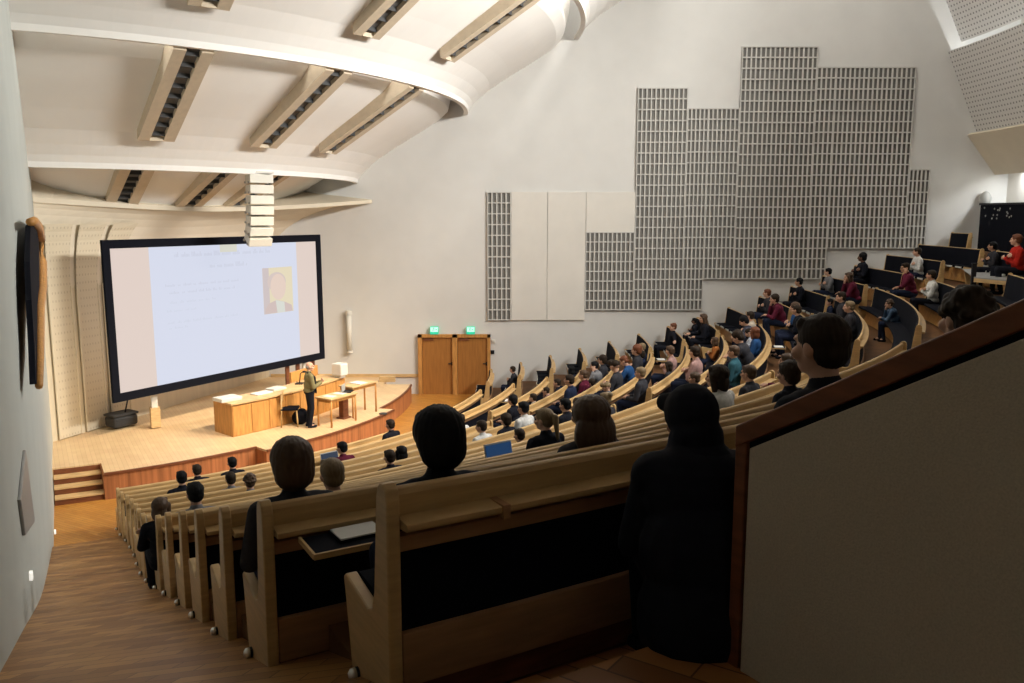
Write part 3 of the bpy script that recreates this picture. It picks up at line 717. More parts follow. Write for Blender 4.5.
# ================================================================== BARRIER AND STAIR BY THE CAMERA
TB = -58.3; DB = (cos(radians(TB)), sin(radians(TB))); PB = cart(27.35, TB)
TN = cart(1, TB - 90) - cart(0, 0)      # towards the camera side
p0 = at_plane(740, 425, PB, DB); p1 = at_plane(1024, 300, PB, DB); ex = (p1 - p0); p2 = p0 + ex * 1.9
t = thing('stair_barrier', 'beige fabric-faced barrier with a sloping red-brown wooden cap', 'barrier', (p0.x, p0.y, -1.95))
th_ = .035
def bpt(s, z, off=0.0):
    q = p0 + ex * s; return Vector((q.x, q.y, z)) + TN * off
def topz(s): return (p0 + ex * s).z
L1 = 1.9
mb = MB(); mb.prism([bpt(0, -2.3, 0), bpt(L1, -2.3, 0), bpt(L1, topz(L1) - .02, 0), bpt(0, topz(0) - .02, 0)], -TN * .07); mb.build('core', M['redwood'], t)
mb = MB(); mb.prism([bpt(.0, topz(0) - .075, .022), bpt(L1, topz(L1) - .075, .022), bpt(L1, topz(L1), .022), bpt(0, topz(0), .022)], -TN * .115); mb.build('cap_rail', M['redwood'], t, bevel=.006)
mb = MB(); mb.prism([bpt(0, -2.3, .018), bpt(.055, -2.3, .018), bpt(.055, topz(.055) - .07, .018), bpt(0, topz(0) - .07, .018)], -TN * .05); mb.build('end_post', M['redwood'], t, bevel=.004)
mb = MB(); mb.prism([bpt(.055, -2.3, .003), bpt(L1, -2.3, .003), bpt(L1, topz(L1) - .07, .003), bpt(.055, topz(.055) - .07, .003)], -TN * .01); mb.build('shadow_gap', M['black'], t)
mb = MB(); mb.prism([bpt(.072, -2.3, .020), bpt(L1, -2.3, .020), bpt(L1, topz(L1) - .098, .020), bpt(.072, topz(.072) - .098, .020)], -TN * .015); mb.build('fabric_panel', M['fabric'], t, bevel=.004)
stp = MB().sweep(slab(26.78, 27.1, -1.72, .5), -59.75, -58.32, step=.5).sweep(slab(27.1, 28.2, -1.535, .5), -59.75, -58.32, step=.5)
struct('floor_steps', stp, parquet('step_parquet', (.42, .18, .055), (.20, .08, .025), (.10, .04, .015), .5, .12, .6))

# control booth, table and post by the rear corner
t = thing('control_booth', 'black control booth front below the bright rear wall, in the upper corner', 'booth', cart(28.45, -4, -1.4))
MB().sweep([(28.4, -2.2), (28.5, -2.2), (28.5, .26), (28.4, .26)], -14, 2.3, step=1).build('front', M['black'], t)
MB().sweep([(28.36, .26), (29.2, .26), (29.2, .32), (28.36, .32)], -14, 2.35, step=1).build('top_shelf', M['blackmetal'], t)
rb = random.Random(11)
for i in range(16):
    th = rb.uniform(-1.2, 1.9); z = rb.uniform(.0, .18) - .16 * (i % 2); q = cart(28.395, th, z)
    MB().ell(q, (.012, .03, .03), seg=8, rings=5).build('painted_glint', M['grey'], t)  # grey dots stand in for lights reflected on the black front
T13 = Vector((11.2, 20.7)); zt = at_z(996, 279, -1.5).z
a = at_z(974, 277, -1.5); b = at_z(1019, 281, -1.5); c = at_z(990, 265, -1.5); e = at_z(956, 264, -1.5)
t = thing('attendant_table', 'grey-topped birch table standing on the upper landing by a black post', 'table', ((a.x + b.x) / 2, (a.y + c.y) / 2, FL[13]))
MB().prism([(p.x, p.y, -1.53) for p in (a, b, c, e)], (0, 0, .03)).build('table_top', M['tablegrey'], t)
fm = MB(); fm.prism([(a.x, a.y, -1.62), (b.x, b.y, -1.62), (b.x, b.y, -1.53), (a.x, a.y, -1.53)], (.012, -.03, 0)); fm.build('edge_board', M['rail'], t)
for p in (a, b, c, e):
    m_ = (a + b + c + e) / 4; q = p.lerp(Vector((m_.x, m_.y, -1.5)), .08); MB().tube([(q.x, q.y, FL[13] - .05), (q.x, q.y, -1.53)], .03, 10).build('leg', M['rail'], t, True)
q = at_z(972, 276, -1.5); t = thing('railing_post', 'slim black post with a flat cap beside the grey-topped table', 'post', (q.x - .1, q.y - .25, FL[13]))
MB().box((q.x - .1, q.y - .25, (FL[12] + -1.2) / 2), (.10, .06, -1.2 - FL[12])).build('post', M['blackmetal'], t)
MB().box((q.x - .1, q.y - .25, -1.19), (.12, .08, .03)).build('cap', M['blackmetal'], t)

# ================================================================== PEOPLE
def voxel(mb, name, size, smooth=2):
    """fuse overlapping volumes into one continuous surface"""
    me = mb.mesh(name + '_src'); o = bpy.data.objects.new(name + '_src', me); COL.objects.link(o)
    r = o.modifiers.new('fuse', 'REMESH'); r.mode = 'VOXEL'; r.voxel_size = size; r.use_smooth_shade = True
    if smooth:
        q = o.modifiers.new('relax', 'SMOOTH'); q.iterations = smooth; q.factor = .5
    dg = bpy.context.evaluated_depsgraph_get(); out = bpy.data.meshes.new_from_object(o.evaluated_get(dg)); out.name = name
    for p in out.polygons: p.use_smooth = True
    bpy.data.objects.remove(o); bpy.data.meshes.remove(me); return out
def V(*a): return Vector(a)
def mir(p, s): return Vector((p[0] * s, p[1], p[2]))
def rot_head(yaw, pitch, roll=0): return Matrix.Rotation(radians(yaw), 3, 'Z') @ Matrix.Rotation(radians(roll), 3, 'Y') @ Matrix.Rotation(radians(-pitch), 3, 'X')
def add_head(mb, c, R):
    E = lambda p, r: mb.ell(c + R @ V(*p), r, R)
    E((0, -.015, .030), (.076, .094, .083)); E((0, .012, -.035), (.062, .074, .080)); E((0, .060, -.088), (.026, .022, .020))
    E((0, .030, -.075), (.050, .055, .034)); E((0, .078, .030), (.054, .018, .013))
    mb.cap(c + R @ V(0, .090, .012), c + R @ V(0, .111, -.030), .0095, .0135); E((0, .100, -.036), (.019, .012, .010))
    E((0, .084, -.066), (.024, .013, .007)); E((0, .083, -.077), (.021, .013, .008))
    for s in (-1, 1):
        E((s * .075, -.008, -.008), (.011, .022, .034)); E((s * .045, .062, -.025), (.026, .026, .026))
def add_hand(mb, w, d, up, side, curl=.35):
    """palm, four unequal bent fingers and a thumb from the side of the palm; d = finger direction, side = thumb side"""
    d = Vector(d).normalized(); up = Vector(up); up = (up - d * up.dot(d)).normalized(); x = d.cross(up).normalized() * side
    mb.cap(w, w + d * .05, .027, .034); mb.cap(w + d * .035 + x * .024, w + d * .085 + x * .026, .017, .014); mb.cap(w + d * .035 - x * .024, w + d * .08 - x * .028, .017, .013); mb.cap(w + d * .04, w + d * .085, .02, .016)
    for off, L in ((.033, .070), (.011, .080), (-.012, .074), (-.034, .058)):
        a = w + d * .085 + x * off; b = a + (d * cos(curl) - up * sin(curl)) * L * .5; e = b + (d * cos(2.2 * curl) - up * sin(2.2 * curl)) * L * .5
        mb.cap(a, b, .0095, .009); mb.cap(b, e, .009, .0075)
    a = w + d * .025 + x * .028; b = a + (d * .7 + x * .6 - up * .3).normalized() * .04; e = b + (d * .95 + x * .1 - up * .4).normalized() * .032
    mb.cap(a, b, .0125, .0105); mb.cap(b, e, .0105, .0085)

POSES = {}
def make_pose(name, lean=6, yaw=0, pitch=6, left='lap', right='lap', vox=.0115, stand=False, coat=0):
    """meshes of one pose, local frame: origin on the floor under the seat back (or between the feet), facing +Y"""
    a = radians(lean); d = V(0, sin(a), cos(a))
    pel = V(0, .19, .50) if not stand else V(0, 0, .93)
    nb = pel + d * .475; ch = pel + d * .33; hc = nb + V(0, sin(a * .7) * .16 + .025, cos(a * .7) * .155)
    R = rot_head(yaw, pitch - lean * .1)
    body = MB(); top = MB(); leg = MB(); shoe = [MB(), MB()]
    add_head(body, hc, R)
    body.cap(nb + d * -.05, hc + R @ V(0, -.02, -.05), .056, .052)
    body.ell(ch, (.155, .10, .16)).ell(pel + d * .14, (.14, .10, .15)).ell(pel, (.15, .12, .10))
    top.ell(ch + d * .01, (.182, .122, .165)).ell(pel + d * .16, (.168, .128, .17)).ell(pel + d * .03, (.178, .138, .09))
    top.cap(nb + V(-.125, -.005, -.055), nb + V(.125, -.005, -.055), .068); top.cap(nb + d * -.07, nb + d * .012 + V(0, -.004, 0), .082, .066)
    for s, kind in ((-1, left), (1, right)):
        sh = nb + V(s * .178, 0, -.065)
        if kind == 'lap': el, wr, hd, up = sh + V(s * .055, .03, -.27), pel + V(s * .10, .30, .125), (-s * .35, 1, -.1), (0, 0, 1)
        elif kind == 'desk': el, wr, hd, up = sh + V(s * .075, .13, -.24), pel + V(s * .12, .42, .19), (-s * .3, 1, -.1), (0, 0, 1)
        elif kind == 'chin': el, wr = V(s * .15, .50, .70), hc + R @ V(s * .045, .085, -.165); hd, up = (-s * .25, -.15, 1), (0, 1, .1)
        elif kind == 'cheek': el, wr = V(s * .24, .46, .70), hc + R @ V(s * .095, .04, -.13); hd, up = (-.1 * s, -.1, 1), (s, .3, 0)
        elif kind == 'head': el, wr = nb + V(s * .40, -.08, .10), hc + R @ V(s * .12, -.10, .05); hd, up = (-s, -.2, .3), (0, -1, 0)
        elif kind == 'cross': el, wr, hd, up = sh + V(s * .06, .07, -.25), pel + V(-s * .11, .24, .27 + .03 * s), (-s, .15, .1), (0, 1, .2)
        elif kind == 'spread': el, wr, hd, up = sh + V(s * .25, .0, -.12), sh + V(s * .50, .05, -.10), (s, .2, -.2), (0, 0, 1)
        elif kind == 'hang': el, wr, hd, up = sh + V(s * .06, -.02, -.29), sh + V(s * .075, .06, -.54), (0, .1, -1), (s, 0, 0)
        elif kind == 'hold': el, wr, hd, up = sh + V(s * .06, .04, -.28), nb + V(s * .05, .30, -.26), (-s * .8, .5, .5), (0, 1, .3)
        body.cap(sh, el, .048, .040); body.cap(el, wr, .040, .027)
        f = (wr - el).normalized(); add_hand(body, wr + f * .012, hd, up, -s if kind not in ('chin', 'cheek') else -s, .55 if kind in ('chin', 'hold', 'head') else .3)
        top.cap(sh, el, .066, .056); top.cap(el, el.lerp(wr, .93), .056, .040)
        hp = pel + V(s * .085, .02, -.03)
        if stand: kn, an = V(s * .10, .04, .50), V(s * .105, -.02, .09)
        else: kn, an = V(s * .125, .615, .515), V(s * .125, .56 + (.05 if s > 0 else -.03), .09)
        body.cap(hp, kn, .075, .05); body.cap(kn, an, .047, .034)
        leg.cap(hp, kn, .096, .066); leg.cap(kn, an.lerp(kn, .02), .066, .052)
        body.cap(an, an + V(0, .1, -.045), .035, .03)
        m = shoe[0 if s < 0 else 1]; m.cap(an + V(0, -.03, -.055), an + V(s * .01, .14, -.052), .037, .036); m.cap(an + V(0, -.015, -.03), an + V(0, .02, .01), .042, .044)
    if coat:
        top.ell(pel + d * .36, (.225, .17, .20)).ell(pel + d * .15, (.235, .20, .22)).ell(pel + V(0, .02, -.12), (.245, .22, .26)).ell(pel + V(0, .03, -.30), (.24, .22, .18)); top.cap(nb + V(-.15, -.01, -.05), nb + V(.15, -.01, -.05), .10); top.cap(nb + d * -.05, hc + V(0, -.04, -.08), .11, .10)
    leg.ell(pel + V(0, .02, -.01), (.172, .145, .10))
    POSES[name] = dict(body=voxel(body, 'body', vox, 1), top=voxel(top, 'top', max(.013, vox), 3), trousers=voxel(leg, 'trousers', .016, 3), shoe=[voxel(q, 'shoe', .012, 2) for q in shoe], hc=hc, R=R, nb=nb)
HAIR = {}
def strands(me, amp, fx, fz):
    for v in me.vertices:
        p = v.co; n = p.normalized(); a = atan2(p.x, p.y)
        v.co = p + n * amp * (sin(a * fx + 3 * noise.noise(p * 20)) * .6 + noise.noise(Vector((p.x * fx * 3, p.y * fx * 3, p.z * fz))) * 1.2)
    me.update()
def make_hair(name):
    m = MB(); E = lambda p, r: m.ell(p, r)
    if name == 'buzz': E((0, -.022, .034), (.0795, .0945, .084)); E((0, -.055, -.015), (.072, .053, .05))
    elif name == 'bald': E((0, -.055, -.01), (.081, .058, .052)); E((-.05, -.03, -.005), (.03, .055, .035)); E((.05, -.03, -.005), (.03, .055, .035))
    else:
        E((0, -.024, .040), (.087, .101, .088)); E((0, -.052, -.015), (.079, .062, .068)); m.cap((-.042, .042, .083), (.042, .040, .086), .026)
    if name == 'full': E((0, -.03, .045), (.100, .110, .098)); E((0, -.06, -.025), (.094, .068, .082)); E((0, -.045, .01), (.098, .085, .10))
    if name in ('bob', 'long'):
        E((0, -.035, .035), (.098, .106, .094)); E((0, -.065, -.06), (.094, .064, .11))
        for s in (-1, 1): m.cap((s * .078, .015, .02), (s * .082, .0, -.13), .034, .03)
    if name == 'long':
        E((0, -.085, -.17), (.115, .06, .16)); m.cap((-.07, -.07, -.2), (-.075, -.06, -.34), .05, .035); m.cap((.07, -.07, -.2), (.075, -.06, -.34), .05, .035); m.cap((0, -.085, -.2), (0, -.08, -.36), .06, .04)
    if name == 'mane':
        E((0, -.05, .03), (.125, .115, .105)); E((0, -.08, -.10), (.15, .085, .15)); E((.02, -.09, -.22), (.15, .075, .16))
    if name == 'ponytail': m.cap((0, -.11, .05), (0, -.145, .03), .03, .032); m.cap((0, -.145, .03), (.01, -.15, -.20), .036, .018)
    if name == 'bun': E((0, -.11, .085), (.046, .046, .044))
    if name == 'curly':
        r = random.Random(5)
        for i in range(70):
            a = r.uniform(0, 2 * pi); b = r.uniform(-.35, 1.3); p = V(.086 * cos(a) * cos(b), -.025 + .096 * sin(a) * cos(b), .04 + .088 * sin(b))
            if p.y > .05 and p.z < .065: continue
            E(p, (.026, .026, .024))
    if name == 'hood':
        m = MB(); E = lambda p, r: m.ell(p, r)
        E((0, -.02, .03), (.105, .125, .115)); E((0, -.04, -.07), (.105, .10, .10)); m.cap((-.05, .085, .08), (.05, .085, .08), .04); E((0, -.045, -.15), (.13, .11, .07))
        HAIR[name] = voxel(m, 'hood', .009, 4); return
    if name == 'cap':
        m = MB(); m.ell((0, -.01, .045), (.088, .103, .083)); m.tube([(0, .07, .06), (0, .17, .052)], [.07, .05], 14)
    me = voxel(m, 'hair', .0075, 7); strands(me, .0012 if name in ('buzz', 'cap') else .0024 if name != 'curly' else .002, 26, 16); HAIR[name] = me
EYE = MB().ell((0, 0, 0), (.011, .008, .008)).mesh('eye', smooth=True)
SKIN = {'fair': mat('skin_fair', (.56, .33, .23), .55), 'tan': mat('skin_tan', (.44, .24, .15), .55), 'deep': mat('skin_deep', (.16, .08, .05), .5)}
HC = {'black': mat('hair_black', (.008, .008, .009), .6, spec=.12), 'dark': mat('hair_dark_brown', (.026, .017, .011), .6, spec=.15), 'brown': mat('hair_brown', (.075, .043, .024), .5), 'blond': mat('hair_dark_blond', (.20, .14, .075), .5),
      'red': mat('hair_auburn', (.14, .045, .018), .5), 'grey': mat('hair_grey', (.22, .21, .20), .6)}
CL = {'black': (.009, .010, .016), 'navy': (.014, .020, .045), 'white': (.62, .62, .60), 'cream': (.52, .46, .38), 'grey': (.17, .17, .18), 'pale': (.40, .43, .50), 'blue': (.02, .07, .19), 'red': (.42, .02, .012), 'maroon': (.10, .012, .03),
      'olive': (.19, .165, .08), 'brown': (.10, .05, .03), 'teal': (.03, .10, .13), 'denim': (.05, .085, .14), 'orange': (.35, .12, .03), 'charcoal': (.035, .035, .042), 'pink': (.36, .22, .20)}
CLM = {k: mat('cloth_' + k, v, .9, var=.12, scale=30, spec=.15) for k, v in CL.items()}
def plaid():
    m = mat('cloth_patterned', (.05, .055, .08), .9, var=.95, scale=14); return m
CLM['plaid'] = plaid()
EYM = mat('eye_dark', (.02, .016, .014), .2)
def child(me, name, m, parent, loc=None, R=None):
    o = bpy.data.objects.new(name, me); COL.objects.link(o); o.parent = parent
    if not o.data.materials: o.data.materials.append(m)
    o.material_slots[0].link = 'OBJECT'; o.material_slots[0].material = m
    if loc is not None: o.location = loc
    if R is not None: o.rotation_euler = R.to_euler()
    return o
def person(pose, label, hair, hcol, top, skin='fair', legs='navy', loc=(0, 0, 0), rz=0, scale=1.0, shoes='black', group='people seated in the auditorium', hscale=1.0):
    P = POSES[pose]
    if hair not in HAIR: make_hair(hair)
    b = bpy.data.objects.new('person', P['body']); COL.objects.link(b)
    if not b.data.materials: b.data.materials.append(SKIN[skin])
    b.material_slots[0].link = 'OBJECT'; b.material_slots[0].material = SKIN[skin]
    b.location = loc; b.rotation_euler = (0, 0, rz); b.scale = (scale,) * 3
    tag(b, label, 'person', group)
    child(P['top'], 'top', CLM[top], b); child(P['trousers'], 'trousers', CLM[legs], b)
    for q in P['shoe']: child(q, 'shoe', CLM[shoes], b)
    h = child(HAIR[hair], 'hood' if hair == 'hood' else 'cap' if hair == 'cap' else 'hair', CLM['black'] if hair == 'hood' else HC[hcol], b, P['hc'], P['R']); h.scale = (hscale,) * 3
    for sx in (-.031, .031): child(EYE, 'eye', EYM, b, P['hc'] + P['R'] @ V(sx, .080, .006), P['R'])
    return b
make_pose('upright', 4, 0, 4)
make_pose('look_stage', 8, 18, 6, 'lap', 'desk')
make_pose('look_side', 6, -28, 3, 'cross', 'cross')
make_pose('writing', 26, -4, 34, 'desk', 'desk')
make_pose('chin', 22, 6, 8, 'desk', 'chin')
make_pose('cheek', 18, 10, 8, 'cheek', 'lap')
make_pose('lounge', -8, 10, 2, 'spread', 'head')
def seat(pose, k, th, h, label, hair, hcol, top, skin='fair', legs='navy', sc=None, turn=0, **kw):
    """seat a person on row k at hall angle th; h = height of the head centre above that row's floor"""
    z = POSES[pose]['hc'].z; s = sc or max(.86, min(1.06, h / z)); r = RK[k] - .02
    drop = max(-.06, min(0.0, h - z * s))
    return person(pose, label, hair, hcol, top, skin, legs, cart(r, th, FL[k] + 0 * drop), radians(th + 90 + turn), s, **kw)
PEOPLE = [
    ('upright', 13, -60.35, 0.92, 'brown-haired listener in dark jacket on the bench with the lowered tablet behind', 'full', 'brown', 'charcoal', 'fair', 'navy'),
    ('upright', 12, -59.15, 0.87, 'fair-haired listener with a centre parting beside the big dark-haired head', 'short', 'blond', 'charcoal', 'fair', 'navy'),
    ('upright', 14, -59.65, 0.91, 'listener with large round black hair on the big bench before the camera', 'full', 'black', 'black', 'tan', 'navy'),
    ('look_side', 8, -60.45, 0.86, 'brown-haired person in black at the aisle end, dark shoes out on the parquet', 'bob', 'brown', 'black', 'fair', 'black'),
    ('upright', 9, -59.95, 0.91, 'black-haired man with pale collar just in from the brown-haired aisle sitter', 'short', 'black', 'grey', 'fair', 'navy'),
    ('upright', 3, -57.3, 0.97, 'black-haired person alone in the fourth row near the parquet aisle', 'short', 'black', 'black', 'fair', 'navy'),
    ('upright', 1, -54.65, 0.94, 'dark-haired person second row from the stage near the parquet aisle', 'short', 'dark', 'black', 'fair', 'navy'),
    ('upright', 1, -51.95, 0.96, 'black-haired person in the second row facing the stage corner', 'short', 'black', 'black', 'fair', 'navy'),
    ('upright', 4, -55.5, 0.91, 'dark short-haired person in the fifth row, head low above the bench', 'short', 'dark', 'grey', 'fair', 'navy'),
    ('upright', 5, -55.5, 0.89, 'curly brown-haired person in the sixth row of the aisle block', 'curly', 'brown', 'grey', 'fair', 'navy'),
    ('look_stage', 3, -46.95, 0.97, 'black-haired person in dark maroon beside the dim blue laptop', 'short', 'black', 'maroon', 'fair', 'navy'),
    ('upright', 1, -36.4, 1.01, 'lone person in black, second row, below the stage edge corner', 'short', 'dark', 'black', 'fair', 'navy'),
    ('upright', 6, -49.95, 0.92, 'dark-haired person sitting close to a longer-haired neighbour mid block', 'short', 'dark', 'black', 'fair', 'navy'),
    ('upright', 5, -47.3, 0.88, 'person with longer black hair one row ahead of the dark-haired mid-block pair', 'bob', 'black', 'navy', 'fair', 'navy'),
    ('look_stage', 5, -41.3, 0.95, 'dark-haired person with bare neck and white top, sixth row', 'short', 'dark', 'white', 'fair', 'navy'),
    ('upright', 5, -39.3, 0.96, 'dark-haired person in black jacket, sixth row, nearer the centre aisle', 'full', 'dark', 'black', 'fair', 'navy'),
    ('upright', 7, -44.85, 0.86, 'low dark head in the eighth row by the blue laptop', 'short', 'dark', 'black', 'fair', 'navy'),
    ('upright', 5, -37.45, 1.06, 'black-haired man in a bright white shirt, end of sixth row', 'short', 'black', 'white', 'tan', 'navy'),
    ('look_stage', 10, -51.25, 1.0, 'blonde woman with ponytail and black top in the eleventh row', 'ponytail', 'blond', 'black', 'fair', 'navy'),
    ('upright', 13, -56.3, 0.94, 'woman with a big mane of long brown hair before the big bench', 'mane', 'brown', 'charcoal', 'fair', 'navy'),
    ('upright', 3, -36.1, 0.96, 'dark-haired person in white, fourth row of the aisle block', 'short', 'dark', 'white', 'fair', 'navy'),
    ('upright', 3, -28.75, 0.98, 'black-haired person beside the stair aisle, fourth row', 'full', 'black', 'black', 'fair', 'navy'),
    ('upright', 3, -25.05, 0.86, 'dark-haired person in cream next to the stair aisle, middle block', 'short', 'dark', 'cream', 'fair', 'navy'),
    ('upright', 7, -38.15, 1.01, 'fair-haired person with a small bun, eighth row', 'bun', 'blond', 'charcoal', 'fair', 'navy'),
    ('look_stage', 5, -25.55, 0.86, 'person in a cap at the start of the sixth row, middle block', 'cap', 'blond', 'grey', 'fair', 'navy'),
    ('upright', 6, -37.55, 1.02, 'black-haired person in black, seventh row beside the centre stair', 'short', 'black', 'black', 'fair', 'navy'),
    ('chin', 3, -20.5, 0.81, 'dark-haired person leaning on one hand, fourth row middle block', 'short', 'dark', 'pink', 'fair', 'navy'),
    ('look_side', 1, -2.95, 0.88, 'person in charcoal on the second short bench by the wall', 'short', 'dark', 'charcoal', 'fair', 'navy'),
    ('upright', 3, -18.55, 0.88, 'dark-haired listener fourth row, middle block, in black', 'short', 'dark', 'black', 'fair', 'navy'),
    ('upright', 4, -24.9, 1.09, 'dark-haired listener in navy beside the one in black, middle block', 'short', 'dark', 'navy', 'fair', 'navy'),
    ('look_side', 3, -11.55, 0.88, 'long black-haired listener in navy, fourth row, further along', 'bob', 'black', 'navy', 'fair', 'navy'),
    ('cheek', 4, -15.55, 1.0, 'black-haired listener in grey with head on hand, upper end of fourth row', 'short', 'black', 'grey', 'fair', 'navy'),
    ('upright', 4, -21.55, 1.05, 'brown-haired listener in maroon, fifth row middle block', 'short', 'brown', 'maroon', 'fair', 'navy'),
    ('upright', 4, -13.8, 1.05, 'dark full-haired listener at the wall end of the middle block', 'full', 'dark', 'charcoal', 'fair', 'navy'),
    ('look_side', 5, -23.0, 1.16, 'listener in a dark cap facing sideways, fifth row', 'cap', 'dark', 'charcoal', 'fair', 'navy'),
    ('writing', 5, -17.2, 1.05, 'auburn-haired listener in a bright blue jumper bent over', 'short', 'red', 'blue', 'fair', 'navy'),
    ('upright', 5, -14.8, 1.15, 'auburn-haired person just behind the bright blue jumper', 'full', 'red', 'charcoal', 'fair', 'navy'),
    ('look_side', 5, -10.95, 0.88, 'dark-haired man in navy turned to his neighbour, sixth row', 'full', 'dark', 'navy', 'fair', 'navy'),
    ('upright', 6, -27.25, 1.07, 'blond head low behind the rail, seventh row middle block', 'short', 'blond', 'charcoal', 'fair', 'navy'),
    ('upright', 5, -9.35, 0.99, 'blond man in navy under the black-clad man with arm raised', 'short', 'blond', 'navy', 'fair', 'navy'),
    ('look_side', 6, -17.6, 1.08, 'brown-haired listener in pale pink top, seventh row', 'short', 'brown', 'pink', 'fair', 'navy'),
    ('lounge', 6, -1.65, 1.01, 'red-haired man in black lounging with one hand behind his head', 'short', 'red', 'black', 'fair', 'black'),
    ('look_side', 7, 1.5, 0.81, 'black-haired person in black beside the long-haired woman at the wall', 'short', 'black', 'black', 'deep', 'black'),
    ('look_stage', 7, -3.85, 1.08, 'woman with long brown hair in a black jacket by the white wall', 'long', 'brown', 'black', 'fair', 'black'),
    ('look_side', 7, -24.35, 1.15, 'listener in pale pink with dark hair below the two black jackets', 'short', 'dark', 'pink', 'fair', 'navy'),
    ('look_side', 7, -12.8, 0.88, 'brown-haired listener in rusty orange, eighth row of middle block', 'bob', 'brown', 'orange', 'fair', 'navy'),
    ('writing', 8, -21.9, 1.15, 'dark-haired listener bent forward in charcoal, eighth row middle block', 'full', 'dark', 'charcoal', 'fair', 'navy'),
    ('look_side', 8, -9.7, 1.08, 'dark-haired man with glasses in cream shirt, ninth short bench', 'short', 'dark', 'cream', 'fair', 'navy'),
    ('look_side', 8, -17.8, 1.04, 'auburn-haired listener holding a bright blue bag', 'bob', 'red', 'blue', 'fair', 'navy'),
    ('upright', 10, -41.1, 0.98, 'brown head low behind the bench, past the white-jacketed woman', 'short', 'brown', 'charcoal', 'fair', 'navy'),
    ('look_stage', 8, -34.05, 0.95, 'short brown-haired listener half hidden by the hooded figure', 'short', 'brown', 'charcoal', 'fair', 'navy'),
    ('look_stage', 11, -47.2, 1.06, 'dark-haired woman in a white jacket seen in profile', 'bob', 'dark', 'white', 'fair', 'navy'),
    ('upright', 12, -48.2, 0.97, 'dark head right under the shaved-haired man', 'full', 'dark', 'black', 'fair', 'navy'),
    ('look_stage', 10, -37.45, 0.96, 'brown-haired listener in maroon behind the dark low head', 'short', 'brown', 'maroon', 'fair', 'navy'),
    ('look_side', 9, -1.55, 1.08, 'auburn-haired person at the wall end of the tenth short bench', 'short', 'red', 'charcoal', 'fair', 'navy'),
    ('chin', 9, -6.2, 1.11, 'dark-haired person next to the auburn-haired one, tenth short bench', 'full', 'dark', 'maroon', 'fair', 'navy'),
    ('writing', 8, -11.6, 1.08, 'person in a dark patterned jacket leaning over white paper', 'full', 'black', 'plaid', 'fair', 'navy'),
    ('look_side', 9, -12.35, 1.08, 'brown-haired person in blue next to the patterned jacket', 'full', 'brown', 'blue', 'fair', 'navy'),
    ('look_side', 10, -1.0, 1.07, 'black-haired man in black on the eleventh short bench', 'short', 'black', 'black', 'tan', 'black'),
    ('look_side', 11, 0.1, 1.02, 'black-haired man in grey at the wall, twelfth short bench', 'short', 'black', 'grey', 'fair', 'navy'),
    ('writing', 8, -13.45, 0.88, 'person in a pale blue-white shirt hunched over the writing ledge', 'short', 'dark', 'pale', 'fair', 'navy'),
    ('chin', 11, -5.7, 1.07, 'woman in maroon resting her chin, twelfth short bench', 'bob', 'brown', 'maroon', 'fair', 'navy'),
    ('look_side', 12, -0.15, 1.13, 'man in black with thick black hair, thirteenth short bench', 'full', 'black', 'black', 'deep', 'black'),
    ('look_side', 13, -3.4, 1.03, 'man in a crisp white shirt upright on the fourteenth short bench', 'short', 'dark', 'white', 'fair', 'navy'),
    ('cheek', 12, -9.25, 1.08, 'listener in dark maroon with hands at the face, thirteenth short bench', 'short', 'dark', 'maroon', 'tan', 'navy'),
    ('look_side', 12, -13.65, 1.01, 'man in a white jumper leaning back on the curved bench, arms crossed', 'short', 'dark', 'white', 'tan', 'black'),
    ('chin', 11, -16.55, 0.8, 'boy in denim blue with hand on his face, papers before him', 'curly', 'brown', 'denim', 'fair', 'navy'),
    ('upright', 10, -13.8, 1.09, 'dark-clad listener at the wall end of the eleventh middle bench', 'short', 'dark', 'charcoal', 'fair', 'navy'),
    ('upright', 10, -19.4, 1.08, 'blond listener in charcoal near the hand-on-face boy', 'short', 'blond', 'charcoal', 'fair', 'navy'),
    ('look_side', 14, -12.25, 1.15, 'man in a bright red jumper sitting near the dark booth', 'short', 'red', 'red', 'fair', 'black'),
    ('look_side', 14, -8.65, 0.96, 'dark-clad man beside the red jumper, in front of the booth', 'short', 'black', 'charcoal', 'tan', 'black'),
    ('upright', 15, -57.45, 0.96, 'man with close-cropped hair behind the barrier cap, seen in profile', 'short', 'dark', 'black', 'fair', 'navy'),
    ('upright', 15, -55.75, 0.99, 'curly dark head just showing above the sloping barrier cap', 'curly', 'dark', 'black', 'fair', 'navy'),
    ('upright', 6, -20.05, 0.87, 'dark bob-haired listener in charcoal, seventh row, under the pale pink top', 'bob', 'dark', 'charcoal', 'fair', 'navy'),
    ('upright', 8, -27.5, 1.08, 'brown-haired listener in teal, ninth middle row, before the blue bag holder', 'short', 'brown', 'teal', 'fair', 'navy'),
    ('upright', 4, -19.75, 0.8, 'dark full-haired listener in charcoal low in the fifth middle row', 'full', 'dark', 'charcoal', 'fair', 'navy'),
    ('look_side', 9, -13.9, 1.08, 'dark-haired listener in black at the upper end of the middle block', 'short', 'dark', 'black', 'fair', 'navy'),
    ('upright', 10, -8.65, 0.8, 'black-haired listener in navy just above the close-cropped man', 'short', 'black', 'navy', 'fair', 'navy'),
]
for (pose, k, th, sc, lab, hair, hcol, top, skin, legs) in PEOPLE:
    turn = {'black-haired person in black': 0}.get(lab, 0)
    if hair == 'curly' and k == 15: turn = -24
    seat(pose, k, th, 1, lab, hair, hcol, top, skin, legs, sc=sc, turn=turn, hscale={(13, 'full'): 1.16, (14, 'full'): 1.16, (15, 'curly'): 1.0, (13, 'mane'): 1.05}.get((k, hair), 1.0))
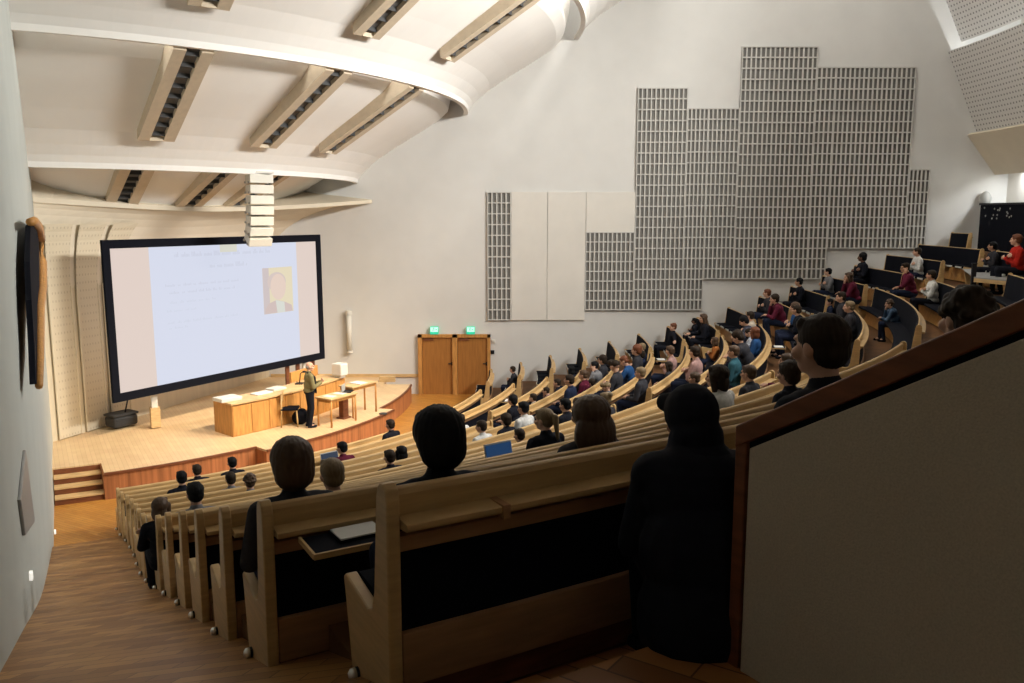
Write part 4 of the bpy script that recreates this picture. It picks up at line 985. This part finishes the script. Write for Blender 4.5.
# the hooded sitter on the stair beside the barrier
make_pose('crouch', 18, 14, 18, 'lap', 'lap', coat=1)
make_pose('lecture', 3, -18, 2, 'hold', 'hold', .0095, stand=True)
hp = POSES['crouch']['hc']; q = at_y(690, 420, 3.1); rz = radians(-58.9 + 90 - 26)
f = Matrix.Rotation(rz, 3, 'Z') @ Vector((hp.x, hp.y, hp.z)) * .95
person('crouch', 'hooded figure all in black sitting hunched on the stair beside the barrier', 'hood', 'black', 'black', 'tan', 'black', (q.x - f.x, q.y - f.y, max(-1.92, q.z - f.z)), rz, .95)
# lecturer on the stage
lp = at_z(310, 427, ZS)
person('lecture', 'grey-haired lecturer in an olive jacket standing at the birch table on the stage', 'bald', 'grey', 'olive', 'fair', 'black', (lp.x, lp.y, ZS), radians(-62), .985, group=None)
lec = bpy.data.objects[[o.name for o in bpy.data.objects if o.get('label', '').startswith('grey-haired lecturer')][0]]
nbk = POSES['lecture']['nb']
sc_ = MB()
for sx in (-1, 1): sc_.cap(nbk + V(sx * .055, .02, .0), nbk + V(sx * .06, .125, -.12), .026, .028).cap(nbk + V(sx * .06, .125, -.12), nbk + V(sx * .045, .15, -.52), .028, .026)
sc_.cap(nbk + V(-.055, .01, .005), nbk + V(.055, -.05, .01), .026).cap(nbk + V(.055, .01, .005), nbk + V(-.055, -.05, .01), .026)
child(voxel(sc_, 'scarf', .011, 2), 'scarf', CLM['black'], lec)

# ================================================================== CAMERA AND LIGHT
cam = bpy.data.cameras.new('Camera'); co = bpy.data.objects.new('Camera', cam); COL.objects.link(co)
co.location = (0, 0, 0); co.rotation_euler = (pi / 2 - PITCH, 0, 0)
cam.sensor_width = 36; cam.lens = F / 1024 * 36; cam.clip_start = .05; cam.clip_end = 200
SC.camera = co
SC.view_settings.view_transform = 'Standard'; SC.view_settings.look = 'None'; SC.view_settings.exposure = 0; SC.view_settings.gamma = 1
w = bpy.data.worlds.new('World'); SC.world = w; w.use_nodes = True
w.node_tree.nodes['Background'].inputs[0].default_value = (.9, .95, 1, 1); w.node_tree.nodes['Background'].inputs[1].default_value = .02
def area(name, loc, target, size, power, col, sy=None, spread=180):
    l = bpy.data.lights.new(name, 'AREA'); l.energy = power; l.color = col; l.size = size; l.spread = radians(spread)
    if sy: l.shape = 'RECTANGLE'; l.size_y = sy
    o = bpy.data.objects.new(name, l); COL.objects.link(o); o.location = loc
    o.rotation_euler = (Vector(target) - Vector(loc)).to_track_quat('-Z', 'Y').to_euler(); return o
WARM = (1, .82, .60); NEU = (1, .97, .92); COOL = (.95, .98, 1)
for th in (-46, -30, -12):
    area('stage_spot', cart(20.5, th, 8.9), cart(8.4, -31 + (th + 30) * .5, -4.9), .8, 125, WARM, .8, spread=46)
for th in (-57, -43, -29, -14):
    for (r, z) in LIPS[1:3]:
        area('cove_lamp', cart(r + 3.19, th, z + 2.95), cart(r + 2.6, th, z + 1.6), .16 * (r + 3), 26, NEU, .15)
    area('slot_lamps', cart(8.45, th, 1.9), cart(6.9, th, .6), 1.6, 5, COOL, .2)
area('house_lamps', cart(18.6, -14, 9.2), cart(18, -14, -4), 6, 430, NEU, 1.5)
area('shell_fill', cart(26, -26, 5.2), cart(10, -36, 2.4), 7, 1500, NEU, 1.2, spread=118)  # added fill without a visible fixture, brightens the ceiling shells
area('wall_wash', cart(21, -8, 9.3), cart(20, 3, 0), 9, 170, NEU, 1.0)
area('corner_cove', cart(28.6, -3, 2.75), cart(27.3, -3, 5.0), 4, 170, COOL, .2)
area('corner_cove', cart(29.1, -3, 1.3), cart(29.3, -3, -.5), 4, 140, COOL, .2)
